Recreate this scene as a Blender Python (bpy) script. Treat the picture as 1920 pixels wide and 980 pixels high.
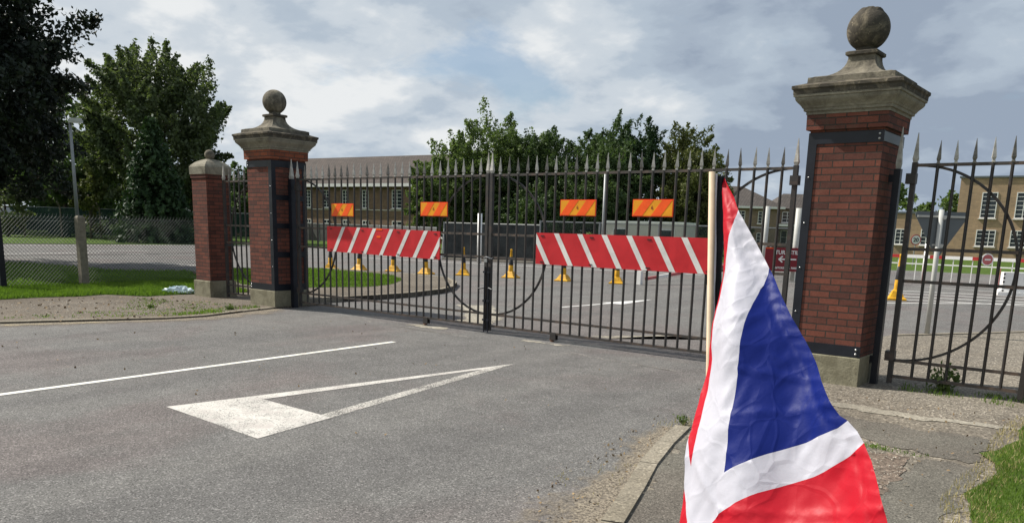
import bpy, math, random
import numpy as np
from mathutils import Vector, Matrix, noise, geometry
R_ = math.radians
sin, cos, pi = math.sin, math.cos, math.pi
random.seed(7); rng = np.random.default_rng(7)
S = bpy.context.scene
for o in list(bpy.data.objects): bpy.data.objects.remove(o)
COL = S.collection

# ------------------------------------------------------------------ camera
camd = bpy.data.cameras.new('camera'); cam = bpy.data.objects.new('camera', camd); COL.objects.link(cam)
camd.sensor_width = 36; camd.lens = 1531.6 * 36 / 1920; camd.shift_y = (735.96 - 490) / 1920
camd.clip_start = 0.05; camd.clip_end = 3000
_f = Vector((-0.61258845, 0.7653385, -0.19746487)); _r = Vector((0.7769667, 0.62894805, 0.02733313)); _u = Vector((-0.14511424, 0.13667967, 0.97992884))
m3 = Matrix((_r, _u, -_f)).transposed().to_4x4(); m3.translation = Vector((3.02438755, -9.85118387, 1.65222035))
cam.matrix_world = m3
S.camera = cam

# ------------------------------------------------------------------ sky, sun, exposure
SUN = Vector((-0.935, -0.28, 1.0)).normalized()
w = bpy.data.worlds.new('World'); S.world = w; w.use_nodes = True
nt = w.node_tree; N = nt.nodes; L = nt.links; N.clear()
out = N.new('ShaderNodeOutputWorld'); bg = N.new('ShaderNodeBackground'); L.new(bg.outputs[0], out.inputs[0])
sky = N.new('ShaderNodeTexSky'); sky.sky_type = 'NISHITA'; sky.sun_disc = False
sky.sun_elevation = math.asin(SUN.z); sky.sun_rotation = math.atan2(SUN.x, SUN.y) % (2 * pi)
sky.air_density = 1.0; sky.dust_density = 1.0
tc = N.new('ShaderNodeTexCoord'); sep = N.new('ShaderNodeSeparateXYZ'); L.new(tc.outputs['Generated'], sep.inputs[0])
def mth(op, a, b=None, c=None, nodes=None, links=None):
    n = (nodes or N).new('ShaderNodeMath'); n.operation = op
    for i, v in enumerate((a, b, c)):
        if v is None: continue
        if isinstance(v, (int, float)): n.inputs[i].default_value = v
        else: (links or L).new(v, n.inputs[i])
    return n.outputs[0]
zz = mth('ADD', mth('MAXIMUM', sep.outputs[2], 0.0), 0.30)
cmb = N.new('ShaderNodeCombineXYZ')
L.new(mth('DIVIDE', sep.outputs[0], zz), cmb.inputs[0]); L.new(mth('DIVIDE', sep.outputs[1], zz), cmb.inputs[1])
def wnoise(scale, detail, rough, dist=0.0, off=(0, 0, 0)):
    mp = N.new('ShaderNodeMapping'); mp.inputs['Location'].default_value = off
    L.new(cmb.outputs[0], mp.inputs[0])
    n = N.new('ShaderNodeTexNoise'); n.inputs['Scale'].default_value = scale; n.inputs['Detail'].default_value = detail
    n.inputs['Roughness'].default_value = rough; n.inputs['Distortion'].default_value = dist
    L.new(mp.outputs[0], n.inputs['Vector']); return n.outputs['Fac']
def wramp(fac, stops):
    r = N.new('ShaderNodeValToRGB'); e = r.color_ramp.elements
    while len(e) < len(stops): e.new(0.5)
    for i, (p, c) in enumerate(stops): e[i].position = p; e[i].color = (*c, 1)
    r.color_ramp.interpolation = 'EASE'; L.new(fac, r.inputs[0]); return r.outputs[0]
# the cloud deck: thin and bright on the sun's side of the view (west), thick and slate blue to the east
side = mth('ADD', mth('MULTIPLY', sep.outputs[0], -0.50), mth('MULTIPLY', sep.outputs[1], -0.30))
dens = mth('ADD', mth('ADD', mth('MULTIPLY', wnoise(1.0, 6, 0.50, 0.2, (3.1, 1.2, 0)), 0.80), mth('MULTIPLY', wnoise(3.4, 9, 0.56, 0.15, (0.4, 5.2, 0)), 0.90)), mth('ADD', mth('MULTIPLY', side, 0.38), -0.28))
cloud = wramp(dens, [(0.38, (2.9, 3.5, 4.4)), (0.47, (3.6, 4.25, 5.1)), (0.56, (4.2, 4.9, 5.7)), (0.66, (5.5, 6.05, 6.6)), (0.80, (7.6, 7.8, 7.9))])
gap = N.new('ShaderNodeMapRange'); gap.inputs[1].default_value = 0.60; gap.inputs[2].default_value = 0.70
L.new(mth('ADD', wnoise(1.7, 7, 0.6, 0.3, (8.3, 2.2, 0)), mth('MULTIPLY', side, 0.10)), gap.inputs[0])
mx = N.new('ShaderNodeMix'); mx.data_type = 'RGBA'
L.new(mth('MULTIPLY', gap.outputs[0], 0.75), mx.inputs[0]); L.new(cloud, mx.inputs[6]); L.new(sky.outputs[0], mx.inputs[7])
L.new(mx.outputs[2], bg.inputs[0]); bg.inputs[1].default_value = 0.085
sl = bpy.data.lights.new('sun', 'SUN'); sl.energy = 5.0; sl.angle = R_(0.53); sl.color = (1.0, 0.95, 0.87)
so = bpy.data.objects.new('sun', sl); COL.objects.link(so); so.rotation_euler = SUN.to_track_quat('Z', 'Y').to_euler(); so.location = (-20, -10, 40)
S.render.engine = 'CYCLES'
S.view_settings.view_transform = 'Standard'; S.view_settings.look = 'None'; S.view_settings.exposure = 0.36; S.view_settings.gamma = 1
S.render.resolution_x = 1024; S.render.resolution_y = 522
S.cycles.max_bounces = 6; S.cycles.transparent_max_bounces = 16

# ------------------------------------------------------------------ materials
class Mt:
    def __init__(s, name):
        s.m = bpy.data.materials.new(name); s.m.use_nodes = True; s.t = s.m.node_tree; s.n = s.t.nodes; s.l = s.t.links
        s.b = s.n['Principled BSDF']; s.o = s.n['Material Output']; s.tc = s.n.new('ShaderNodeTexCoord')
    def co(s, kind='Object', scale=None):
        v = s.tc.outputs[kind]
        if scale is not None:
            mp = s.n.new('ShaderNodeMapping'); mp.inputs['Scale'].default_value = scale; s.l.new(v, mp.inputs[0]); v = mp.outputs[0]
        return v
    def noise(s, scale, detail=4, rough=0.55, kind='Object', dist=0, stretch=None):
        n = s.n.new('ShaderNodeTexNoise'); n.inputs['Scale'].default_value = scale; n.inputs['Detail'].default_value = detail
        n.inputs['Roughness'].default_value = rough; n.inputs['Distortion'].default_value = dist
        s.l.new(s.co(kind, stretch), n.inputs['Vector']); return n.outputs['Fac']
    def vor(s, scale, kind='Object', out='Color'):
        n = s.n.new('ShaderNodeTexVoronoi'); n.inputs['Scale'].default_value = scale; s.l.new(s.co(kind), n.inputs['Vector']); return n.outputs[out]
    def ramp(s, fac, stops):
        r = s.n.new('ShaderNodeValToRGB'); e = r.color_ramp.elements
        while len(e) < len(stops): e.new(0.5)
        for i, (p, c) in enumerate(stops):
            e[i].position = p; e[i].color = (*c, 1) if len(c) == 3 else c
        s.l.new(fac, r.inputs[0]); return r.outputs[0]
    def mix(s, fac, a, b, mode='MIX'):
        x = s.n.new('ShaderNodeMix'); x.data_type = 'RGBA'; x.blend_type = mode
        for i, v in ((0, fac), (6, a), (7, b)):
            if isinstance(v, (int, float)): x.inputs[i].default_value = v
            elif isinstance(v, tuple): x.inputs[i].default_value = (*v, 1)
            else: s.l.new(v, x.inputs[i])
        return x.outputs[2]
    def math(s, op, a, b=None, c=None): return mth(op, a, b, c, s.n, s.l)
    def col(s, c):
        if isinstance(c, tuple): s.b.inputs['Base Color'].default_value = (*c, 1)
        else: s.l.new(c, s.b.inputs['Base Color'])
    def rough(s, v):
        if isinstance(v, (int, float)): s.b.inputs['Roughness'].default_value = v
        else: s.l.new(v, s.b.inputs['Roughness'])
    def bump(s, h, dist=0.01, strength=1.0):
        b = s.n.new('ShaderNodeBump'); b.inputs['Distance'].default_value = dist; b.inputs['Strength'].default_value = strength
        s.l.new(h, b.inputs['Height']); s.l.new(b.outputs[0], s.b.inputs['Normal'])
def sc(c, k): return tuple(min(1.0, v * k) for v in c)
MC = {}
def M(name, c, rough=0.6, var=0.2, scale=8.0, metal=0.0, bump=0.0, c2=None, kind='Object'):
    if name in MC: return MC[name]
    t = Mt(name); nz = t.noise(scale, 5, 0.6, kind)
    t.col(t.ramp(nz, [(0.3, sc(c, 1 - var)), (0.7, c2 or sc(c, 1 + var))])); t.rough(rough); t.b.inputs['Metallic'].default_value = metal
    t.b.inputs['Specular IOR Level'].default_value = 0.35
    if bump: t.bump(nz, bump)
    MC[name] = t.m; return t.m

def asphalt(name, a, b, pebble=0.5, sc_=1.0, tint=(0.9, 0.8, 0.8), pink=0.5):
    t = Mt(name)
    big = t.noise(0.35, 5, 0.6, dist=0.6); mid = t.noise(2.3, 5, 0.65); fine = t.noise(95 * sc_, 3, 0.7)
    c = t.ramp(fine, [(0.34, a), (0.50, tuple((x + y) / 2 for x, y in zip(a, b))), (0.66, b)])
    st = t.vor(110 * sc_); ss = t.n.new('ShaderNodeSeparateColor'); t.l.new(st, ss.inputs[0])
    c = t.mix(t.math('MULTIPLY', t.math('GREATER_THAN', ss.outputs[0], 0.86), pebble), c, sc(b, 1.75))
    c = t.mix(t.math('MULTIPLY', t.math('LESS_THAN', ss.outputs[1], 0.18), pebble), c, sc(a, 0.35))
    c = t.mix(t.math('MULTIPLY', t.ramp(big, [(0.47, (0, 0, 0)), (0.62, (1, 1, 1))]), pink), c, (1.0 * tint[0], tint[1], tint[2]), 'MULTIPLY')
    c = t.mix(0.55, c, t.ramp(mid, [(0.3, (0.72, 0.72, 0.72)), (0.7, (1.18, 1.18, 1.18))]), 'MULTIPLY')
    c = t.mix(0.8, c, t.ramp(t.noise(1.1, 4, 0.6, dist=0.5, stretch=(1, 0.10, 1)), [(0.36, (0.84, 0.84, 0.85)), (0.6, (1.08, 1.08, 1.07))]), 'MULTIPLY')
    c = t.mix(t.ramp(t.noise(1.7, 3, 0.5), [(0.72, (0, 0, 0)), (0.78, (0.35, 0.35, 0.35))]), c, sc(a, 0.5))
    t.col(c); t.rough(0.9); t.b.inputs['Specular IOR Level'].default_value = 0.25
    t.bump(t.math('ADD', fine, t.math('MULTIPLY', ss.outputs[2], 0.5)), 0.006, 0.8); return t.m
m_road = asphalt('asphalt_road', (0.092, 0.089, 0.084), (0.195, 0.188, 0.178), 0.6, tint=(1.0, 0.90, 0.90), pink=0.8)
m_foot = asphalt('worn_footway', (0.085, 0.070, 0.054), (0.195, 0.165, 0.128), 0.55, 0.6, (0.75, 0.72, 0.68), 0.9)
m_patch = asphalt('dark_tarmac_patch', (0.092, 0.085, 0.070), (0.18, 0.166, 0.138), 0.5)
m_gravel = asphalt('gravelly_paving', (0.115, 0.100, 0.080), (0.26, 0.23, 0.185), 0.6, 0.5, (0.85, 0.8, 0.75), 0.5)
m_brownish = asphalt('loose_brown_grit', (0.10, 0.078, 0.060), (0.23, 0.18, 0.14), 0.6, 0.5, (0.85, 0.8, 0.75), 0.5)
m_conc = asphalt('pale_concrete', (0.26, 0.235, 0.19), (0.38, 0.35, 0.29), 0.35, 0.5, (0.8, 0.78, 0.75), 0.8)
m_kerb = asphalt('kerb_stone', (0.20, 0.175, 0.135), (0.31, 0.275, 0.215), 0.4, 0.6, (0.8, 0.78, 0.74), 0.8)

def dust_mat():
    t = Mt('dry_silt'); n = t.noise(3.2, 7, 0.7, dist=0.5); f = t.noise(70, 3, 0.7)
    t.col(t.ramp(f, [(0.35, (0.12, 0.095, 0.065)), (0.65, (0.33, 0.28, 0.21))])); t.rough(0.95)
    at = t.n.new('ShaderNodeAttribute'); at.attribute_name = 'edge'
    a = t.ramp(t.math('ADD', n, t.math('MULTIPLY', at.outputs['Fac'], 0.55)), [(0.60, (0, 0, 0)), (0.82, (0.9, 0.9, 0.9))])
    a = t.math('MULTIPLY', a, t.ramp(f, [(0.38, (0.35, 0.35, 0.35)), (0.56, (1, 1, 1))]))
    t.l.new(a, t.b.inputs['Alpha']); return t.m
def paint_mat(name, c, wear):
    t = Mt(name); n = t.noise(2.6, 6, 0.62, dist=0.4); f = t.noise(60, 5, 0.85); g = t.noise(5, 6, 0.7, dist=0.6)
    t.col(t.mix(t.ramp(g, [(0.50, (0, 0, 0)), (0.66, (0.55, 0.55, 0.55))]), t.ramp(n, [(0.3, sc(c, 0.80)), (0.65, c)]), (0.34, 0.29, 0.27))); t.rough(0.75)
    at = t.n.new('ShaderNodeAttribute'); at.attribute_name = 'edge'
    v = t.math('ADD', t.math('ADD', f, t.math('MULTIPLY', n, 0.2)), t.math('MULTIPLY', g, 0.32))
    t.l.new(t.ramp(v, [(wear - 0.06, (0.05, 0.05, 0.05)), (wear + 0.05, (1, 1, 1))]), t.b.inputs['Alpha']); t.bump(f, 0.003); return t.m
m_paint = paint_mat('road_paint', (0.60, 0.57, 0.52), 0.69)
m_line = paint_mat('white_line_paint', (0.80, 0.78, 0.70), 0.62)
m_wornp = paint_mat('worn_paint', (0.50, 0.47, 0.42), 0.83)
m_farpaint = M('far_road_paint', (0.62, 0.61, 0.58), 0.8, 0.15, 3)

def brick_mat(name, c1, c2, mortar, tone=(0.8, 1.15)):
    t = Mt(name); bt = t.n.new('ShaderNodeTexBrick'); t.l.new(t.tc.outputs['UV'], bt.inputs['Vector'])
    bt.inputs['Scale'].default_value = 1; bt.inputs['Brick Width'].default_value = 0.225; bt.inputs['Row Height'].default_value = 0.075
    bt.inputs['Mortar Size'].default_value = 0.0065; bt.inputs['Mortar Smooth'].default_value = 0.25; bt.inputs['Bias'].default_value = -0.1
    bt.inputs['Color1'].default_value = (*c1, 1); bt.inputs['Color2'].default_value = (*c2, 1); bt.inputs['Mortar'].default_value = (*mortar, 1)
    n = t.noise(5, 6, 0.65); f = t.noise(60, 4, 0.7); d = t.noise(1.6, 6, 0.7, dist=1.0)
    c = t.mix(0.8, bt.outputs['Color'], t.ramp(n, [(0.3, (tone[0],) * 3), (0.7, (tone[1],) * 3)]), 'MULTIPLY')
    c = t.mix(0.6, c, t.ramp(f, [(0.3, (0.65, 0.65, 0.65)), (0.7, (1.25, 1.2, 1.15))]), 'MULTIPLY')
    c = t.mix(t.ramp(f, [(0.70, (0, 0, 0)), (0.78, (0.5, 0.5, 0.5))]), c, (0.34, 0.31, 0.26))
    c = t.mix(t.math('MULTIPLY', t.ramp(d, [(0.55, (0, 0, 0)), (0.72, (1, 1, 1))]), 0.45), c, (0.10, 0.085, 0.065))
    t.col(c); t.rough(0.9); t.b.inputs['Specular IOR Level'].default_value = 0.2
    h = t.math('ADD', t.math('MULTIPLY', bt.outputs['Fac'], -1.0), t.math('MULTIPLY', f, 0.35))
    t.bump(h, 0.008, 0.9); return t.m
m_brick = brick_mat('red_brick', (0.185, 0.066, 0.046), (0.085, 0.040, 0.034), (0.050, 0.042, 0.036))
m_brick2 = brick_mat('orange_red_brick', (0.27, 0.085, 0.045), (0.19, 0.065, 0.04), (0.075, 0.06, 0.05))
def stone_mat(name, light, dark, amt, scale=4):
    t = Mt(name); n = t.noise(scale, 8, 0.68, dist=0.8); f = t.noise(38, 5, 0.7); st = t.noise(7, 5, 0.6, stretch=(1, 1, 0.18))
    c = t.mix(t.ramp(n, [(amt - 0.10, (0, 0, 0)), (amt + 0.10, (1, 1, 1))]), light, dark)
    c = t.mix(t.ramp(st, [(0.50, (0, 0, 0)), (0.66, (0.6, 0.6, 0.6))]), c, sc(dark, 1.2))
    c = t.mix(t.ramp(t.noise(14, 5, 0.7), [(0.62, (0, 0, 0)), (0.70, (0.75, 0.75, 0.75))]), c, sc(light, 1.45))
    c = t.mix(0.6, c, t.ramp(f, [(0.3, (0.7, 0.7, 0.7)), (0.7, (1.2, 1.2, 1.2))]), 'MULTIPLY')
    t.col(c); t.rough(0.95); t.b.inputs['Specular IOR Level'].default_value = 0.15; t.bump(t.math('ADD', n, f), 0.012, 0.7); return t.m
m_stone = stone_mat('weathered_stone', (0.235, 0.21, 0.16), (0.095, 0.085, 0.068), 0.50)
m_stone_d = stone_mat('lichened_stone', (0.23, 0.195, 0.14), (0.070, 0.062, 0.050), 0.42, 5)
m_stone_p = stone_mat('pale_moulded_stone', (0.27, 0.25, 0.195), (0.15, 0.135, 0.105), 0.55, 3)
m_plinth = stone_mat('mossy_plinth_stone', (0.27, 0.25, 0.175), (0.17, 0.155, 0.105), 0.55, 5)
def iron_mat(name, c, rust, amt):
    t = Mt(name); n = t.noise(6, 6, 0.7); f = t.noise(45, 3, 0.6)
    c_ = t.mix(t.ramp(n, [(amt, (0, 0, 0)), (amt + 0.12, (0.8, 0.8, 0.8))]), c, rust)
    t.col(t.mix(0.5, c_, t.ramp(f, [(0.3, (0.6, 0.6, 0.6)), (0.7, (1.4, 1.4, 1.4))]), 'MULTIPLY')); t.rough(0.55); t.bump(f, 0.001, 0.5); return t.m
m_iron = iron_mat('weathered_iron', (0.026, 0.023, 0.021), (0.070, 0.045, 0.034), 0.52)
m_rail = iron_mat('rail_iron', (0.042, 0.036, 0.031), (0.105, 0.070, 0.050), 0.47)
m_black = M('black_painted_steel', (0.010, 0.012, 0.018), 0.42, 0.3, 5)
m_spike = M('worn_grey_spike', (0.34, 0.32, 0.28), 0.6, 0.25, 9, 0.0, c2=(0.62, 0.60, 0.55))
m_spike_d = M('dull_dark_spike', (0.10, 0.095, 0.085), 0.55, 0.3, 9, 0.3, c2=(0.30, 0.28, 0.25))
m_rust = M('rusty_wheel', (0.16, 0.075, 0.045), 0.8, 0.35, 30)
def scuffed(name, c):
    t = Mt(name); n = t.noise(3, 6, 0.7, dist=1); f = t.noise(26, 4, 0.7, stretch=(1, 1, 0.25))
    k = t.mix(t.ramp(f, [(0.66, (0, 0, 0)), (0.78, (0.3, 0.3, 0.3))]), t.ramp(n, [(0.3, sc(c, 0.78)), (0.7, sc(c, 1.08))]), (0.25, 0.12, 0.09)); t.col(k); t.rough(t.ramp(n, [(0.3, (0.35,) * 3), (0.7, (0.7,) * 3)])); return t.m
m_red = scuffed('red_board_paint', (0.54, 0.005, 0.012))
m_whitep = scuffed('white_stripe', (0.72, 0.70, 0.66))
m_or = M('fluorescent_orange', (0.90, 0.10, 0.008), 0.45, 0.12, 6)
m_ye = M('amber_yellow', (0.74, 0.30, 0.008), 0.45, 0.14, 6)
m_bolt = M('galvanised_bolt', (0.45, 0.45, 0.45), 0.35, 0.2, 20, 0.8)
m_galv = M('galvanised_grey', (0.27, 0.28, 0.28), 0.5, 0.15, 4, 0.3)
m_palepole = M('pale_grey_paint', (0.46, 0.46, 0.43), 0.5, 0.12, 4)
m_white = M('white_paint', (0.78, 0.77, 0.74), 0.5, 0.06, 4)
m_wood = M('pale_wood', (0.58, 0.45, 0.31), 0.6, 0.16, 12)
m_concpost = M('concrete_post', (0.19, 0.165, 0.125), 0.9, 0.25, 12, bump=0.004)
m_wire = M('wire', (0.040, 0.048, 0.045), 0.6, 0.2, 8, 0.0)
m_rubber = M('black_rubber', (0.018, 0.018, 0.020), 0.6, 0.3, 10)
m_coney = M('yellow_plastic', (0.62, 0.30, 0.012), 0.55, 0.35, 9, c2=(0.80, 0.43, 0.015))
m_cyanbag = M('pale_blue_plastic', (0.45, 0.66, 0.72), 0.35, 0.25, 25, c2=(0.75, 0.82, 0.85))
m_glass = M('window_glass', (0.030, 0.038, 0.045), 0.12, 0.4, 0.6)
m_maroon = M('maroon_sign', (0.19, 0.012, 0.020), 0.45, 0.08, 3)
m_signback = M('grey_sign_back', (0.12, 0.135, 0.145), 0.5, 0.08, 3)
m_roof = M('brown_roof_tile', (0.115, 0.088, 0.072), 0.9, 0.25, 0.8)
m_roofg = M('grey_roof_tile', (0.095, 0.082, 0.075), 0.9, 0.25, 0.8)
m_screen = M('dark_fence_screen', (0.040, 0.045, 0.045), 0.8, 0.55, 1.6)
m_screen2 = M('grey_hoarding', (0.085, 0.083, 0.078), 0.8, 0.4, 0.5)
m_cabin = M('off_white_cabin', (0.68, 0.63, 0.58), 0.7, 0.08, 1)
m_pinkish = M('faded_pink_red', (0.45, 0.12, 0.12), 0.6, 0.15, 4)
m_bark = M('bark', (0.07, 0.055, 0.04), 0.9, 0.35, 6, bump=0.02)
m_car = M('dark_blue_car_paint', (0.02, 0.03, 0.06), 0.2, 0.1, 3, 0.3)
def tile_roof(name, c):
    t = Mt(name); wv = t.n.new('ShaderNodeTexBrick'); t.l.new(t.tc.outputs['UV'], wv.inputs['Vector'])
    wv.inputs['Scale'].default_value = 1; wv.inputs['Brick Width'].default_value = 0.34; wv.inputs['Row Height'].default_value = 0.34
    wv.inputs['Mortar Size'].default_value = 0.035; wv.inputs['Color1'].default_value = (*c, 1); wv.inputs['Color2'].default_value = (*sc(c, 0.7), 1); wv.inputs['Mortar'].default_value = (*sc(c, 0.42), 1)
    t.col(t.mix(0.7, wv.outputs['Color'], t.ramp(t.noise(0.6, 5, 0.6), [(0.3, (0.75, 0.75, 0.75)), (0.7, (1.2, 1.15, 1.1))]), 'MULTIPLY')); t.rough(0.9); return t.m
m_tile = tile_roof('brown_tiles', (0.080, 0.062, 0.052)); m_tileg = tile_roof('grey_tiles', (0.105, 0.09, 0.08))
def farbrick(name, c1, c2, mo):
    t = Mt(name); b = t.n.new('ShaderNodeTexBrick'); t.l.new(t.tc.outputs['UV'], b.inputs['Vector']); b.inputs['Scale'].default_value = 1
    b.inputs['Brick Width'].default_value = 0.45; b.inputs['Row Height'].default_value = 0.15; b.inputs['Mortar Size'].default_value = 0.012
    b.inputs['Color1'].default_value = (*c1, 1); b.inputs['Color2'].default_value = (*c2, 1); b.inputs['Mortar'].default_value = (*mo, 1)
    t.col(t.mix(0.8, b.outputs['Color'], t.ramp(t.noise(0.9, 6, 0.65), [(0.3, (0.78, 0.78, 0.78)), (0.7, (1.18, 1.15, 1.12))]), 'MULTIPLY')); t.rough(0.95); return t.m
m_fb1 = farbrick('brown_brick_wall', (0.25, 0.155, 0.10), (0.18, 0.115, 0.08), (0.20, 0.15, 0.11))
m_fb2 = farbrick('tan_brick_wall', (0.42, 0.29, 0.18), (0.33, 0.23, 0.15), (0.33, 0.25, 0.17))
m_fb3 = farbrick('dun_brick_wall', (0.26, 0.19, 0.13), (0.20, 0.15, 0.11), (0.22, 0.17, 0.13))
def grass_ground():
    t = Mt('grass_ground'); n = t.noise(0.5, 6, 0.65); f = t.noise(22, 5, 0.7)
    c = t.ramp(n, [(0.3, (0.050, 0.085, 0.018)), (0.7, (0.095, 0.15, 0.030))])
    t.col(t.mix(0.7, c, t.ramp(f, [(0.3, (0.5, 0.5, 0.45)), (0.7, (1.4, 1.4, 1.2))]), 'MULTIPLY')); t.rough(0.95); t.b.inputs['Specular IOR Level'].default_value = 0.1
    t.bump(f, 0.05, 0.8); return t.m
m_grass = grass_ground()
def leaf_mat(name, a, b, trans=0.25, gloss=0.5):
    t = Mt(name); g = t.n.new('ShaderNodeNewGeometry')
    c = t.mix(0.55, t.ramp(g.outputs['Random Per Island'], [(0.0, a), (1.0, b)]), t.ramp(t.noise(0.45, 3, 0.5), [(0.35, a), (0.65, b)]))
    t.col(c); t.rough(gloss + 0.1); t.b.inputs['Specular IOR Level'].default_value = 0.2
    tr = t.n.new('ShaderNodeBsdfTranslucent'); t.l.new(t.mix(1.0, c, (1.3, 1.5, 0.7), 'MULTIPLY'), tr.inputs[0])
    ms = t.n.new('ShaderNodeMixShader'); ms.inputs[0].default_value = trans
    t.l.new(t.b.outputs[0], ms.inputs[1]); t.l.new(tr.outputs[0], ms.inputs[2]); t.l.new(ms.outputs[0], t.o.inputs[0]); return t.m
m_leaf_dark = leaf_mat('dark_beech_leaf', (0.016, 0.020, 0.018), (0.035, 0.050, 0.028), 0.10, 0.45)
m_leaf_mid = leaf_mat('mid_green_leaf', (0.068, 0.105, 0.036), (0.155, 0.200, 0.068), 0.34)
m_leaf_deep = leaf_mat('deep_green_leaf', (0.036, 0.064, 0.026), (0.090, 0.130, 0.046), 0.25)
m_leaf_fir = leaf_mat('fir_leaf', (0.016, 0.038, 0.016), (0.045, 0.080, 0.028), 0.10)
m_leaf_mid2 = leaf_mat('silvery_green_leaf', (0.055, 0.078, 0.036), (0.135, 0.160, 0.078), 0.30)
m_leaf_pale = leaf_mat('pale_green_leaf', (0.10, 0.13, 0.055), (0.19, 0.22, 0.10), 0.3)
m_leaf_olive = leaf_mat('olive_leaf', (0.060, 0.075, 0.022), (0.13, 0.14, 0.045), 0.22)
m_blade = leaf_mat('grass_blade', (0.070, 0.125, 0.016), (0.155, 0.235, 0.040), 0.35)
m_blade_dry = leaf_mat('dry_grass_blade', (0.30, 0.25, 0.12), (0.45, 0.38, 0.20), 0.2)
def cloth(name, c, trans):
    t = Mt(name); wv = t.noise(500, 2, 0.5); t.col(t.mix(0.12, c, t.ramp(wv, [(0.3, sc(c, 0.7)), (0.7, c)]))); t.rough(0.5)
    t.b.inputs['Specular IOR Level'].default_value = 0.3 if c[0] > 0.1 else 0.14; t.b.inputs['Sheen Weight'].default_value = 0.0; t.b.inputs['Sheen Roughness'].default_value = 0.4
    vo = t.n.new('ShaderNodeTexVoronoi'); vo.feature = 'DISTANCE_TO_EDGE'; vo.inputs['Scale'].default_value = 17
    mpn = t.n.new('ShaderNodeMix'); mpn.data_type = 'VECTOR'; mpn.inputs[0].default_value = 0.16; nn_ = t.n.new('ShaderNodeTexNoise'); nn_.inputs['Scale'].default_value = 5; t.l.new(t.co(), nn_.inputs['Vector'])
    t.l.new(t.co(), mpn.inputs[4]); t.l.new(nn_.outputs['Color'], mpn.inputs[5]); t.l.new(mpn.outputs[1], vo.inputs['Vector'])
    t.bump(t.math('ADD', t.ramp(vo.outputs['Distance'], [(0.0, (1, 1, 1)), (0.12, (0.25, 0.25, 0.25)), (0.6, (0, 0, 0))]), t.math('MULTIPLY', t.noise(30, 4, 0.65), 0.9)), 0.0035, 0.26)
    tr = t.n.new('ShaderNodeBsdfTranslucent'); tr.inputs[0].default_value = (*c, 1); ms = t.n.new('ShaderNodeMixShader'); ms.inputs[0].default_value = trans
    t.l.new(t.b.outputs[0], ms.inputs[1]); t.l.new(tr.outputs[0], ms.inputs[2]); t.l.new(ms.outputs[0], t.o.inputs[0]); return t.m
m_fl_w = cloth('white_satin', (0.60, 0.59, 0.66), 0.22); m_fl_r = cloth('red_satin', (0.52, 0.006, 0.020), 0.18); m_fl_b = cloth('blue_satin', (0.005, 0.015, 0.15), 0.10)
m_fl_k = cloth('black_hem', (0.010, 0.010, 0.014), 0.0)

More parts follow.
